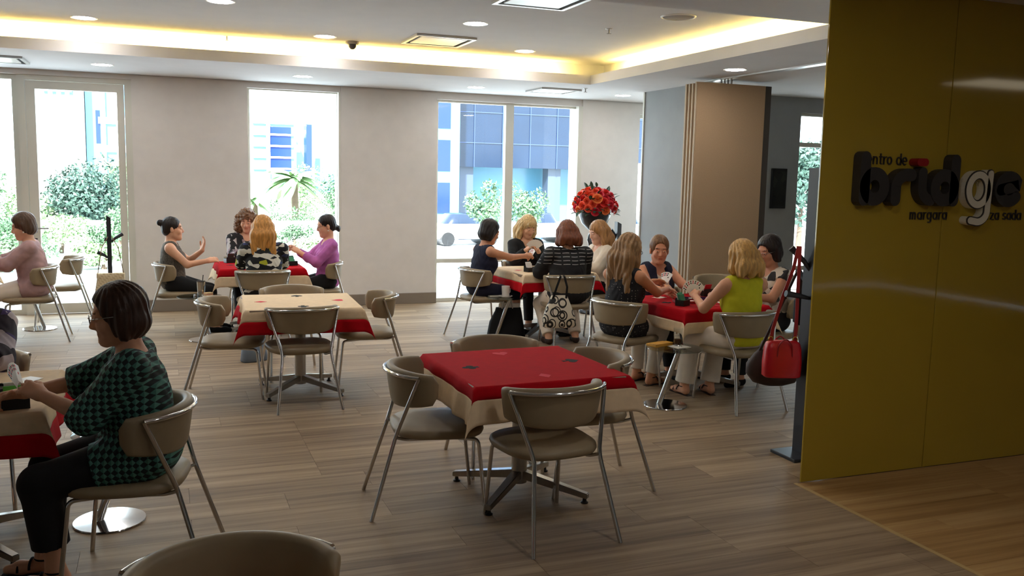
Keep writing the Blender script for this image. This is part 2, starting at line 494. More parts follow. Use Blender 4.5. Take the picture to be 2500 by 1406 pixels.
# picture in the side room
pf = empty('framed_picture', (7.68, 10.03, 1.70)); tag(pf, 'dark framed picture on the grey wall beside the side window', 'picture')
pf.location = (7.70, 10.045, 0)
box_obj('frame', (-0.12, 0.12, -0.03, 0.0, 1.44, 1.97), M_black, pf, bev=0.004)
def dark_art(nt, x, y, z, tc): return voro(nt, tc, 9, 'Color')
box_obj('print', (-0.095, 0.095, -0.033, -0.029, 1.48, 1.93), pat_mat('dark_print', [(24, 28, 26), (40, 44, 40), (18, 20, 22)], dark_art), pf)

# ---- ceiling fittings
M_lamp = mat('downlight_lens', (255, 248, 242), 0.5, emit=DOWNLIGHT)
def downlight(x, y, z, label):
    e = empty('ceiling_downlight', (x, y, z)); tag(e, label, 'downlight', 'round recessed downlights')
    lathe_obj('trim_ring', [(0.098, -0.001), (0.118, -0.004), (0.120, -0.001), (0.120, 0.0), (0.098, 0.0)], M_white, e, 28)
    lathe_obj('lens', [(0.0, -0.004), (0.096, -0.004), (0.098, -0.0005), (0.0, -0.0005)], M_lamp, e, 28)
for (x, y, lab) in [(-0.65, 9.7, 'round downlight in the raised ceiling above the glazed door'), (1.63, 9.73, 'round downlight beside the dome camera in the raised ceiling'),
                    (3.87, 9.7, 'round downlight nearest the corner of the yellow lit cove'), (0.5, 8.17, 'round downlight at the top edge of the picture over the empty cream table'),
                    (2.77, 8.2, 'round downlight just in front of the square ceiling cassette'), (3.88, 6.55, 'round downlight half hidden by the lowered ceiling edge')]:
    downlight(x, y, ZT, lab)
for (x, y, lab) in [(1.63, 6.6, 'over the red front table'), (-0.65, 6.6, 'over the left front table'), (-2.9, 9.7, 'near the far left wall, window row'), (-1.8, 8.2, 'near the far left wall, middle row'), (-2.9, 6.6, 'near the far left wall, front row')]:
    downlight(x, y, ZT, 'round downlight in the raised ceiling, above the picture ' + lab)
for (x, y, lab) in [(-0.58, 11.15, 'round downlight in the lowered ceiling border above the glazed door'), (1.6, 11.13, 'round downlight in the border above the narrow window'),
                    (3.81, 11.22, 'round downlight in the border before the wide window'), (5.91, 11.16, 'faint round downlight in the border near the flower stand'), (5.48, 7.94, 'round downlight in front of the folding partition')]:
    downlight(x, y, ZS, lab)
for (x, y, lab) in [(2.3, 2.6, 'added unseen downlight in the lowered ceiling nearer the yellow glass'), (2.6, 0.4, 'added unseen downlight in the lowered ceiling beside the camera'), (3.3, 1.5, 'added unseen downlight in the lowered ceiling over the oak floor')]:
    downlight(x, y, ZS, lab)  # added lamps out of view, brighten the yellow glass without mirroring in it
def cassette(x, y, z, s, label, slot):
    e = empty('ceiling_cassette', (x, y, z)); tag(e, label, 'air vent')
    bm = bmesh.new(); h = s / 2
    for (a, b, c, d) in ((-h, h, -h, -h + .035), (-h, h, h - .035, h), (-h, -h + .035, -h + .035, h - .035), (h - .035, h, -h + .035, h - .035)):
        box(bm, a, b, c, d, -0.022, 0.0)
    bm_obj('frame', bm, M_alu, e)
    box_obj('slot_shadow', (-h + .035, h - .035, -h + .035, h - .035, -0.004, -0.001), M_blackfab, e)
    box_obj('panel', (-h + .075, h - .075, -h + .075, h - .075, -0.02, -0.004), M_white, e, bev=0.004)
cassette(2.75, 9.35, ZT, 0.64, 'square ceiling cassette in the middle of the raised ceiling', 1)
cassette(2.86, 6.80, ZT, 0.64, 'square ceiling cassette cut by the top edge of the picture', 1)
cassette(4.80, 11.0, ZS, 0.56, 'square ceiling cassette in the border before the wide window', 1)
cassette(-1.62, 11.1, ZS, 0.60, 'square ceiling cassette in the border at the far left window', 1)
for (x, y, z, lab) in [(3.99, 7.86, ZT, 'small sprinkler head in the raised ceiling near the speaker'), (0.68, 10.2, ZT, 'small sprinkler head before the lit cove'), (5.05, 10.55, ZS, 'small sprinkler head in the border near the flower stand')]:
    e = empty('sprinkler', (x, y, z)); tag(e, lab, 'sprinkler')
    lathe_obj('rosette', [(0, -0.006), (0.03, -0.006), (0.035, 0), (0, 0)], M_alu, e, 16)
    lathe_obj('nozzle', [(0.0, -0.05), (0.022, -0.05), (0.022, -0.046), (0.006, -0.044), (0.008, -0.006), (0, -0.006)], M_steel, e, 12)
e = empty('ceiling_speaker', (4.22, 7.0, ZT)); tag(e, 'round flush loudspeaker grille in the raised ceiling', 'speaker')
lathe_obj('rim', [(0.135, -0.001), (0.14, -0.01), (0.15, -0.008), (0.155, 0), (0.135, 0)], M_white, e, 28)
lathe_obj('grille', [(0, -0.012), (0.08, -0.011), (0.136, -0.004), (0.136, -0.001), (0, -0.001)], mat('speaker_grille', (150, 142, 134), 0.7), e, 28)
e = empty('dome_camera', (1.96, 9.95, ZT)); tag(e, 'small dome camera on the raised ceiling', 'camera')
lathe_obj('mount', [(0, -0.03), (0.06, -0.03), (0.07, -0.02), (0.072, 0), (0, 0)], mat('dome_mount', (150, 142, 132), 0.6), e, 20)
lathe_obj('dome', [(0, -0.085), (0.022, -0.08), (0.04, -0.06), (0.048, -0.03), (0, -0.03)], mat('dome_smoked', (60, 56, 52), 0.2), e, 20)
# lit ceiling panel in the corridor, mirrored in the yellow glass
e = empty('ceiling_panel_light', (8.6, 1.1, ZS)); tag(e, 'flat lit ceiling panel in the corridor by the yellow glass', 'ceiling light')
box_obj('frame', (-0.62, 0.62, -0.32, 0.32, -0.02, 0), M_white, e); box_obj('diffuser', (-0.6, 0.6, -0.3, 0.3, -0.024, -0.019), mat('panel_diffuser', (255, 240, 210), 0.5, emit=1.6), e)

# ---- window portals (sampling guides only)
for (x0, x1, z1) in ((-3.4, -0.32, 2.8), (1.04, 2.23, 2.8), (3.55, 5.76, 2.8)):
    ld = bpy.data.lights.new('window_portal', 'AREA'); ld.shape = 'RECTANGLE'; ld.size = x1 - x0; ld.size_y = z1; ld.cycles.is_portal = True
    lo = bpy.data.objects.new('window_portal', ld); COL.objects.link(lo); lo.location = ((x0 + x1) / 2, YB + 0.36, z1 / 2); lo.rotation_euler = (math.radians(-90), 0, 0)

# ================================================================== FURNITURE
def build_chair():
    root = empty('dining_chair', (0, 0, 0))
    # seat
    prof = [(0.0, .412), (0.88, .412), (0.965, .420), (1.0, .438), (0.985, .455), (0.93, .465), (0.6, .471), (0.0, .473)]
    bm = bmesh.new(); rings = []; N = 36
    for (s, z) in prof:
        if s == 0: rings.append([bm.verts.new((0, 0.005, z))]); continue
        ring = []
        for k in range(N):
            a = 2 * PI * k / N; c, sn = math.cos(a), math.sin(a); e = 2 / 3.0
            x = 0.232 * math.copysign(abs(c) ** e, c); y = 0.238 * math.copysign(abs(sn) ** e, sn)
            x *= 1.0 + 0.10 * y / 0.238 * 0.6
            ring.append(bm.verts.new((x * s, 0.005 + y * s, z)))
        rings.append(ring)
    for i in range(len(rings) - 1):
        A, B = rings[i], rings[i + 1]
        for k in range(N):
            k2 = (k + 1) % N
            if len(A) == 1: bm.faces.new((A[0], B[k2], B[k]))
            elif len(B) == 1: bm.faces.new((A[k], A[k2], B[0]))
            else: bm.faces.new((A[k], A[k2], B[k2], B[k]))
    bm_obj('seat', bm, M_vinyl, root, smooth=True)
    # wrap-around back pad
    bm = bmesh.new(); rings = []; NA = 25; sec = []
    for k in range(16):
        a = 2 * PI * k / 16; e = 0.45
        sec.append((math.copysign(abs(math.cos(a)) ** e, math.cos(a)), math.copysign(abs(math.sin(a)) ** e, math.sin(a))))
    for i in range(NA):
        t = -1 + 2 * i / (NA - 1); a = t * math.radians(87); f = abs(t)
        zt = .785 - .022 * f ** 2; zb = .570 + .040 * f ** 2.2
        th = 0.024; endk = 1.0 if f < 0.93 else math.sqrt(max(0.02, 1 - ((f - 0.93) / 0.07) ** 2))
        zc, hz = (zt + zb) / 2, (zt - zb) / 2 * (0.35 + 0.65 * endk)
        ring = []
        for (cx, cz) in sec:
            z = zc + cz * hz
            tuck = 0.030 * (1 - (z - .56) / .22)
            ro = th * cx * endk - th - tuck
            ring.append(bm.verts.new(((0.268 + ro) * math.sin(a), -0.015 - (0.245 + ro) * math.cos(a), z)))
        rings.append(ring)
    for i in range(NA - 1):
        for k in range(16): bm.faces.new((rings[i][k], rings[i + 1][k], rings[i + 1][(k + 1) % 16], rings[i][(k + 1) % 16]))
    bm.faces.new(rings[0]); bm.faces.new(rings[-1][::-1])
    bmesh.ops.recalc_face_normals(bm, faces=bm.faces)
    bm_obj('backrest', bm, M_vinyl, root, smooth=True)
    rim = []
    for i in range(21):
        a = math.radians(-64 + 128 * i / 20)
        rim.append((0.273 * math.sin(a), -0.015 - 0.250 * math.cos(a), 0.760 - 0.006 * abs(i - 10) / 10))
    tube_obj('back_rail', rim, 0.0105, M_chrome, root)
    e = Vector(rim[-1])
    for s in (-1, 1):
        p = [(s * e.x, e.y, e.z), (s * .166, -.228, .43), (s * .222, -.352, 0.0)]
        tube_obj('leg', smooth_path(p, 5, .12), 0.0105, M_chrome, root)
    for s in (-1, 1):
        p = [(s * .14, .06, .402), (s * .185, .19, .400), (s * .200, .232, 0.0)]
        tube_obj('leg', smooth_path(p, 6, .22), 0.0100, M_chrome, root)
    bm = bmesh.new()
    for s in (-1, 1): tube(bm, smooth_path([(s * .166, -.228, .425), (s * .14, -.17, .402), (s * .14, .06, .402)]), .009, 8)
    tube(bm, [(-.14, .06, .402), (.14, .06, .402)], .009, 8)
    bm_obj('seat_frame', bm, M_chrome, root, angle=50)
    return root
CHAIR = build_chair(); CH_USED = [False]
CHAIR_S = (1.10, 1.05, 1.0)
def chair(x, y, rz, label):
    """rz in degrees: 0 faces +Y"""
    if not CH_USED[0]: o = CHAIR; CH_USED[0] = True
    else: o = copy_tree(CHAIR)
    o.location = (x, y, 0); o.rotation_euler = (0, 0, math.radians(rz)); o.scale = CHAIR_S
    return tag(o, label, 'chair', 'taupe chairs with chrome legs')

def build_table():
    root = empty('card_table', (0, 0, 0))
    box_obj('table_top', (-.435, .435, -.435, .435, .715, .743), mat('table_laminate', (150, 130, 110), 0.5), root, bev=.004)
    lathe_obj('column', [(0, .06), (.045, .06), (.045, .70), (.12, .705), (.12, .715), (0, .715)], M_steel, root, 24)
    for k in range(4):
        a = PI / 4 + k * PI / 2; c, s = math.cos(a), math.sin(a)
        bm = bmesh.new()
        for (r, z, h, w) in ((.03, .075, .05, .026), (.40, .028, .026, .020)): pass
        vs = []
        for (r, zb, zt, w) in ((.03, .085, .135, .028), (.42, .028, .058, .020)):
            for (sw, z) in ((-1, zb), (1, zb), (1, zt), (-1, zt)):
                vs.append(bm.verts.new((c * r - s * w * sw, s * r + c * w * sw, z)))
        for f in ((0, 1, 5, 4), (1, 2, 6, 5), (2, 3, 7, 6), (3, 0, 4, 7), (3, 2, 1, 0), (4, 5, 6, 7)): bm.faces.new([vs[i] for i in f])
        bmesh.ops.recalc_face_normals(bm, faces=bm.faces)
        bmesh.ops.bevel(bm, geom=bm.edges[:], offset=.004, segments=2, affect='EDGES')
        bm_obj('base_arm', bm, M_steel, root, angle=40)
        lathe_obj('glide', [(0, 0), (.02, 0), (.022, .006), (.012, .012), (.010, .032), (0, .032)], M_black, root, 12, (c * .40, s * .40, 0))
    return root
TABLE = build_table(); TB_USED = [False]
def table(x, y, rz, label):
    if not TB_USED[0]: o = TABLE; TB_USED[0] = True
    else: o = copy_tree(TABLE)
    o.location = (x, y, 0); o.rotation_euler = (0, 0, math.radians(rz))
    return tag(o, label, 'table', 'pedestal card tables')

def suit_poly(kind, n=14):
    P = []
    if kind == 'diamond':
        return [(0, 1), (-.72, 0), (0, -1), (.72, 0)]
    if kind in ('heart', 'spade'):
        for k in range(28):
            t = 2 * PI * k / 28
            P.append((.95 * math.sin(t) ** 3, (13 * math.cos(t) - 5 * math.cos(2 * t) - 2 * math.cos(3 * t) - math.cos(4 * t)) / 15.5))
        if kind == 'spade':
            P = [(x, -y * .8 + .2) for (x, y) in P]
            return P
        return P
    return None
def suit(parent, kind, x, y, z, rz, s):
    bm = bmesh.new(); M = Matrix.Rotation(rz, 3, 'Z'); h = 0.0016
    def ext(poly):
        b = [bm.verts.new(M @ Vector((px * s, py * s, 0)) + Vector((x, y, z))) for (px, py) in poly]
        t = [bm.verts.new(v.co + Vector((0, 0, h))) for v in b]
        bm.faces.new(t); n = len(b)
        for i in range(n): bm.faces.new((b[i], b[(i + 1) % n], t[(i + 1) % n], t[i]))
    circ = lambda cx, cy, r: [(cx + r * math.cos(2 * PI * k / 16), cy + r * math.sin(2 * PI * k / 16)) for k in range(16)]
    if kind == 'club':
        ext(circ(-.45, -.1, .42)); ext(circ(.45, -.1, .42)); ext(circ(0, .5, .42)); ext([(-.3, -1), (.3, -1), (.08, .2), (-.08, .2)])
    elif kind == 'spade':
        ext(suit_poly('spade')); ext([(-.3, -1.05), (.3, -1.05), (.07, -.2), (-.07, -.2)])
    else: ext(suit_poly(kind))
    bmesh.ops.recalc_face_normals(bm, faces=bm.faces)
    return bm_obj(kind + '_applique', bm, M_blackfab if kind in ('club', 'spade') else M_pinkred, parent)

def tablecloth(x, y, rz, mc, mb, label, oh=.20, band=.10, suits=True, seed=0):
    rnd = random.Random(seed); a = .442; zt = .7445; N = 68; S = a + oh
    ph = [rnd.uniform(0, 6.28) for _ in range(8)]
    us = []
    us = np.linspace(-S, S, N)
    us[np.argmin(abs(us - a))] = a; us[np.argmin(abs(us + a))] = -a
    bi = S - band
    us[np.argmin(abs(us - bi))] = bi; us[np.argmin(abs(us + bi))] = -bi
    def pos(u, v):
        ou, ov = max(0, abs(u) - a), max(0, abs(v) - a); su, sv = math.copysign(1, u), math.copysign(1, v)
        if ou == 0 and ov == 0: return (u, v, zt + 0.0006 * math.sin(u * 9 + ph[0]) * math.sin(v * 8 + ph[1]))
        def soft(o): return o - .012 * (1 - math.exp(-o / .012)) if o > 0 else 0
        if ov == 0 or ou == 0:
            o = ou + ov; t = v if ou else u; k = (0 if su > 0 else 1) if ou else (2 if sv > 0 else 3)
            near = min(1, (a - abs(t)) / .18)
            fl = .10 + .10 * (1 - near) ** 2 + near * .07 * math.sin(t * 15 + ph[k]) + .03 * math.sin(t * 31 + ph[k + 4])
            out = o * fl + .010 * (1 - math.exp(-o / .01)); dz = soft(o) * math.sqrt(max(.2, 1 - fl * fl))
            return (u if ov else su * (a + out), v if ou else sv * (a + out), zt - dz)
        r = math.hypot(ou, ov); phi = math.atan2(ov, ou); m = math.sin(2 * phi)
        fl = .20 + .22 * m ** 2
        phw = phi + .35 * math.sin(4 * phi) * .6
        out = r * fl + .010 * (1 - math.exp(-r / .01)); dz = soft(r) * math.sqrt(1 - fl * fl)
        return (su * (a + out * math.cos(phw)), sv * (a + out * math.sin(phw)), zt - dz)
    vs = [pos(u, v) for v in us for u in us]
    fc, fb = [], []
    for j in range(N - 1):
        for i in range(N - 1):
            uc, vc = (us[i] + us[i + 1]) / 2, (us[j] + us[j + 1]) / 2
            f = (j * N + i, j * N + i + 1, (j + 1) * N + i + 1, (j + 1) * N + i)
            (fc if max(abs(uc), abs(vc)) < bi else fb).append(f)
    def mk(name, fs, m, par):
        used = sorted({i for f in fs for i in f}); mp = {q: k for k, q in enumerate(used)}
        o = mesh_obj(name, [vs[q] for q in used], [tuple(mp[i] for i in f) for f in fs], m, par, smooth=True)
        so_ = o.modifiers.new('thickness', 'SOLIDIFY'); so_.thickness = 0.0015; so_.offset = 1
        return o
    o = mk('tablecloth', fc, mc, None); o.location = (x, y, 0); o.rotation_euler = (0, 0, math.radians(rz))
    tag(o, label, 'tablecloth', 'red and cream tablecloths')
    mk('border_band', fb, mb, o)
    if suits:
        sl_ = (('club', -.31, 0), ('spade', .31, 0), ('heart', 0, .31), ('diamond', 0, -.31)) if mc is M_red else (('diamond', -.31, 0), ('heart', .31, 0), ('spade', 0, .31), ('club', 0, -.31))
        for k, (kd, px, py) in enumerate(sl_):
            suit(o, kd, px, py, zt + .0012, [PI / 2, -PI / 2, 0, PI][k], .05)
    return o

def side_table(x, y, ang, label, top_h=.47, r=.225):
    """round glass top on a slanting chrome tube and a round plate"""
    e = empty('side_table', (x, y, 0), math.radians(ang)); tag(e, label, 'side table', 'slanted-leg glass side tables')
    lathe_obj('base_plate', [(0, 0), (.172, 0), (.175, .004), (.172, .010), (.04, .014), (0, .014)], M_chrome, e, 40)
    tube_obj('leg', [(-.05, 0, .012), (.10, 0, top_h - .012)], .021, M_chrome, e, 16)
    lathe_obj('top_hub', [(0, top_h - .014), (.05, top_h - .014), (.05, top_h - .008), (0, top_h - .008)], M_chrome, e, 20, (.10, 0, 0))
    bm = bmesh.new(); lathe(bm, [(0, top_h - .008), (r, top_h - .008), (r + .002, top_h - .004), (r, top_h), (0, top_h)], 44, (.06, 0, 0))
    bmesh.ops.recalc_face_normals(bm, faces=bm.faces); bm_obj('glass_top', bm, M_tableglass, e, angle=30)
    lathe_obj('cap', [(0, top_h), (.018, top_h), (.018, top_h + .012), (.012, top_h + .02), (0, top_h + .02)], M_chrome, e, 16, (.10, 0, 0))
    return e

# ---- T1 front red table
T1 = (1.87, 4.63)
table(*T1, 0, 'pedestal table under the red cloth, with four empty chairs'); tablecloth(*T1, 2, M_red, M_cream, 'red cloth with cream border on the empty front table', oh=.20, band=.125, seed=1)
chair(1.81, 4.14, 5, 'empty taupe chair with its back to the camera at the red front table')
chair(1.37, 4.64, -97, 'empty taupe chair on the window-door side of the red front table')
chair(1.92, 5.13, 176, 'empty taupe chair tucked behind the red front table')
chair(2.27, 4.66, 86, 'empty taupe chair at the red front table, on the side of the yellow wall')
# ---- T2 cream table
T2 = (1.03, 7.42)
table(*T2, 0, 'pedestal table under the cream cloth, with four empty chairs'); tablecloth(*T2, -3, M_cream, M_red, 'cream cloth with red border on the empty table behind', oh=.20, band=.10, seed=2)
chair(0.98, 7.06, 4, 'empty taupe chair with its back to the camera at the empty cream table')
chair(0.50, 7.44, -99, 'empty taupe chair at the cream table, beside the slanted side table with the metal tumbler')
chair(1.05, 8.00, 180, 'empty taupe chair tucked behind the empty cream table')
chair(1.60, 7.58, 84, 'empty taupe chair at the cream table, on the side of the wide window')
# ---- T3 back table by the narrow window
T3 = (1.0, 10.42)
table(*T3, 0, 'pedestal table under the red cloth before the narrow window'); tablecloth(*T3, 0, M_red, M_cream, 'red cloth with cream border on the table before the narrow window', oh=.20, band=.11, seed=3)
chair(0.16, 10.52, -92, 'taupe chair of the woman with the hair bun'); chair(0.96, 9.72, 0, 'taupe chair of the woman with long blonde hair and patterned top')
chair(1.66, 10.42, 92, 'taupe chair of the woman in the pink-purple sweater'); chair(0.95, 11.12, 180, 'taupe chair of the curly-haired woman before the narrow window')
# ---- T4 back table by the wide window
T4 = (4.02, 9.38)
table(*T4, 0, 'pedestal table under the cream cloth before the wide window'); tablecloth(*T4, 4, M_cream, M_red, 'cream cloth with red border on the table before the wide window', oh=.20, band=.10, seed=4)
chair(3.34, 9.46, -82, 'taupe chair of the woman in the navy sleeveless dress'); chair(4.02, 8.72, -6, 'taupe chair with the black and white circle bag on its back')
chair(4.68, 9.36, 92, 'taupe chair of the woman in the cream blouse'); chair(4.12, 10.12, 180, 'taupe chair of the blonde woman with a fringe before the wide window')
# ---- T5 right table
T5 = (4.33, 6.70)
table(*T5, 6, 'pedestal table under the red cloth near the folding partition'); tablecloth(*T5, 6, M_red, M_cream, 'red cloth with cream border on the table near the folding partition', oh=.20, band=.09, seed=5)
chair(3.69, 6.78, -66, 'taupe chair of the long-haired woman in the dotted top'); chair(4.31, 6.04, 2, 'taupe chair of the woman in the yellow top')
chair(5.06, 6.68, 96, 'taupe chair of the woman with the dark bob and floral top'); chair(4.36, 7.40, 178, 'taupe chair of the woman in the dark waistcoat')
chair(5.55, 8.10, 160, 'empty taupe chair standing before the folding partition')
# ---- T6 left front table
T6 = (-0.95, 4.70)
table(*T6, 0, 'pedestal table cut by the left edge, of the woman in green'); tablecloth(*T6, 0, M_cream, M_red, 'cream cloth with red border before the woman in the green blouse', oh=.20, band=.10, suits=False, seed=6)
chair(-0.16, 4.22, 77, 'taupe chair of the woman in the green patterned blouse'); chair(-0.98, 5.42, 180, 'taupe chair of the woman in the flowered blouse')
# ---- T7 far left table
T7 = (-2.12, 10.35)
table(*T7, 0, 'pedestal table at the far left before the glazed door'); tablecloth(*T7, 0, M_red, M_cream, 'red cloth at the far left before the glazed door', oh=.20, band=.09, suits=False, seed=7)
chair(-1.30, 10.40, 92, 'taupe chair of the woman in the mauve sweater'); chair(-1.12, 11.35, 92, 'empty taupe chair behind the woman in mauve, before the glazed door')
# ---- T8 nearest table under the camera
T8 = (0.09, 1.76)
table(*T8, 0, 'pedestal table nearest the camera, below the picture'); tablecloth(*T8, 0, M_cream, M_red, 'cream cloth corner at the bottom edge of the picture', oh=.20, band=.10, suits=False, seed=8)
chair(0.15, 2.30, 180, 'empty taupe chair at the bottom edge of the picture, showing its curved back')
# ---- side tables
side_table(3.72, 6.12, -12, 'glass side table with the glass and yellow wallet near the yellow top')
side_table(3.46, 9.22, -12, 'glass side table with the white cup by the navy dress')
side_table(0.40, 9.94, 168, 'glass side table with the metal tumbler by the bun')
side_table(-1.30, 11.07, 168, 'glass side table behind the woman in mauve, at the glazed door')
side_table(-0.29, 4.86, 0, 'glass side table behind the woman in the green blouse')

# ================================================================== PEOPLE (implicit surfaces, one closed mesh each)
def rotx(a): c, s = math.cos(a), math.sin(a); return np.array([[1, 0, 0], [0, c, -s], [0, s, c]])
def rotz(a): c, s = math.cos(a), math.sin(a); return np.array([[c, -s, 0], [s, c, 0], [0, 0, 1]])
def roty(a): c, s = math.cos(a), math.sin(a); return np.array([[c, 0, s], [0, 1, 0], [-s, 0, c]])
A3 = lambda *v: np.array(v, dtype=np.float64)
def cone(a, b, ra, rb=None, k=.02, clip=None, sub=False): return dict(t='c', a=np.asarray(a, float), b=np.asarray(b, float), ra=ra, rb=ra if rb is None else rb, k=k, clip=clip, sub=sub)
def ell(c, r, R=None, k=.02, clip=None, sub=False): return dict(t='e', c=np.asarray(c, float), r=np.asarray(r, float), R=np.eye(3) if R is None else R, k=k, clip=clip, sub=sub)

def prim_d(p, X):
    if p['t'] == 'c':
        ba = p['b'] - p['a']; L = ba @ ba + 1e-12
        t = np.clip(((X - p['a']) @ ba) / L, 0, 1)
        d = np.linalg.norm(X - p['a'] - t[:, None] * ba, axis=1) - (p['ra'] + (p['rb'] - p['ra']) * t)
    else:
        q = (X - p['c']) @ p['R']
        k0 = np.linalg.norm(q / p['r'], axis=1); k1 = np.linalg.norm(q / p['r'] ** 2, axis=1) + 1e-9
        d = np.where(k0 < .05, -p['r'].min(), k0 * (k0 - 1) / k1)
    if p['clip'] is not None:
        for (pt, n) in p['clip']: d = np.maximum(d, (X - pt) @ n)
    return d
def prim_box(p):
    if p['t'] == 'c':
        r = max(p['ra'], p['rb']); return np.minimum(p['a'], p['b']) - r, np.maximum(p['a'], p['b']) + r
    h = np.sqrt(((p['R'] * p['r']) ** 2).sum(1)); return p['c'] - h, p['c'] + h
def field(prims, X, clips=(), warp=None, blocks=None):
    """blocks = (centres, half size): X is then ordered block by block"""
    D = np.full(len(X), .1)
    if blocks is not None:
        nb_ = len(blocks[0]); per = len(X) // max(1, nb_); ids = np.arange(len(X)).reshape(nb_, per)
    for p in prims:
        lo, hi = prim_box(p); mg = .05
        if blocks is None: m = np.flatnonzero(np.all((X > lo - mg) & (X < hi + mg), axis=1))
        else: m = ids[np.all((blocks[0] > lo - mg - blocks[1]) & (blocks[0] < hi + mg + blocks[1]), axis=1)].ravel()
        if not len(m): continue
        d = prim_d(p, X[m]); e = D[m]; k = p['k']
        if p['sub']:
            h = np.maximum(k - np.abs(e + d), 0) / k
            D[m] = np.maximum(e, -d) + h * h * k * .25
        else:
            h = np.maximum(k - np.abs(e - d), 0) / k
            D[m] = np.minimum(e, d) - h * h * k * .25
    if warp is not None: D = D + warp(X)
    for (pt, n) in clips: D = np.maximum(D, (X - pt) @ n)
    return D

def isosurface(prims, h, clips=(), warp=None):
    """naive surface nets on a sparse block grid"""
    pos = [p for p in prims if not p['sub']]
    lo = np.min([prim_box(p)[0] for p in pos], axis=0) - 3 * h; hi = np.max([prim_box(p)[1] for p in pos], axis=0) + 3 * h
    B = 5
    nb = np.ceil((hi - lo) / (h * B)).astype(int) + 1
    n = nb * B
    ci = np.stack(np.meshgrid(*[np.arange(q) for q in nb], indexing='ij'), -1).reshape(-1, 3)
    C = lo + (ci * B + (B - 1) / 2) * h
    dc = field(prims, C, clips, warp)
    near = np.abs(dc) < h * B * .9 + .006
    val = np.repeat(np.repeat(np.repeat(np.where(dc < 0, -1.0, 1.0).reshape(nb), B, 0), B, 1), B, 2).astype(np.float32)
    off = np.stack(np.meshgrid(*[np.arange(B)] * 3, indexing='ij'), -1).reshape(-1, 3)
    gi = (ci[near][:, None, :] * B + off[None]).reshape(-1, 3)
    val[gi[:, 0], gi[:, 1], gi[:, 2]] = field(prims, lo + gi * h, clips, warp, (C[near], h * B / 2))
    s = val < 0
    cnt = np.zeros(tuple(n - 1), dtype=np.int8)
    corners = [(i, j, k) for i in (0, 1) for j in (0, 1) for k in (0, 1)]
    for (i, j, k) in corners: cnt += s[i:n[0] - 1 + i, j:n[1] - 1 + j, k:n[2] - 1 + k]
    act = (cnt > 0) & (cnt < 8)
    cells = np.argwhere(act)
    vid = -np.ones(tuple(n - 1), dtype=np.int64); vid[act] = np.arange(len(cells))
    acc = np.zeros((len(cells), 3)); w = np.zeros(len(cells))
    for ax in range(3):
        for (i, j, k) in corners:
            if (i, j, k)[ax]: continue
            a = np.array((i, j, k)); b = a.copy(); b[ax] = 1
            va = val[tuple((cells + a).T)]; vb = val[tuple((cells + b).T)]
            m = (va < 0) != (vb < 0)
            t = va[m] / (va[m] - vb[m])
            pt = np.tile(a.astype(float), (m.sum(), 1)); pt[:, ax] = t
            acc[m] += pt; w[m] += 1
    verts = lo + (cells + acc / w[:, None]) * h
    quads = []
    for ax in range(3):
        o1, o2 = [(1, 2), (2, 0), (0, 1)][ax]
        sl = [slice(None)] * 3; sl[ax] = slice(0, n[ax] - 1); s2 = [slice(None)] * 3; s2[ax] = slice(1, n[ax])
        ch = s[tuple(sl)] != s[tuple(s2)]
        e = np.argwhere(ch)
        e = e[np.all((e > 0) & (e < n - 1), axis=1)]
        if not len(e): continue
        d1 = np.zeros(3, int); d1[o1] = 1; d2 = np.zeros(3, int); d2[o2] = 1
        q = np.stack([vid[tuple((e - d1 - d2).T)], vid[tuple((e - d2).T)], vid[tuple(e.T)], vid[tuple((e - d1).T)]], 1)
        flip = ~s[tuple(e.T)]
        q[flip] = q[flip][:, ::-1]
        quads.append(q)
    quads = np.concatenate(quads)
    return verts, quads

def sdf_obj(name, prims, h, m, parent=None, clips=(), warp=None, mi=None):
    v, f = isosurface(prims, h, clips, warp)
    return mesh_obj(name, v, f, m, parent, smooth=True, mi=mi(v[f].mean(1)) if mi else None)

def ik(S, T, l1, l2, pole):
    d = T - S; L = np.linalg.norm(d)
    if L > (l1 + l2) * .985: T = S + d / L * (l1 + l2) * .985; d = T - S; L = np.linalg.norm(d)
    u = d / L; x = (l1 * l1 - l2 * l2 + L * L) / (2 * L); y = math.sqrt(max(1e-6, l1 * l1 - x * x))
    p = pole - u * (pole @ u); p /= np.linalg.norm(p)
    return S + u * x + p * y, T

def hand_prims(wr, d, palm, side, curl, sp=1.0):
    """wr wrist, d finger direction, palm = palm normal, side +1 when the thumb lies towards d x palm"""
    d = d / np.linalg.norm(d); palm = palm - d * (palm @ d); palm /= np.linalg.norm(palm)
    th = np.cross(d, palm) * side
    P = lambda a, b, c: wr + th * a + d * b + palm * c
    out = []
    for x in (-.024, -.008, .008, .024): out.append(cone(P(x * .75, .008, 0), P(x * 1.05, .082, 0), .0145, .0115, .014))
    L = [.058, .072, .080, .072]
    for x, l in zip((-.029, -.010, .010, .029), L):
        x *= sp
        p0 = P(x, .084, 0); a = curl * .55; ang = 0
        for i, f in enumerate((.46, .30, .24)):
            ang += a if i == 0 else curl * .75
            p1 = p0 + (d * math.cos(ang) + palm * math.sin(ang) + th * x * .6 * (i == 0)) * l * f
            out.append(cone(p0, p1, .0088 - .0008 * i, .0082 - .0008 * i, .004)); p0 = p1
    t0, t1, t2, t3 = P(.022, .022, .004), P(.044, .050, .014), P(.046, .078, .026), P(.036, .098, .034)
    out += [cone(t0, t1, .014, .0115, .012), cone(t1, t2, .0105, .0095, .005), cone(t2, t3, .0095, .008, .004)]
    return out

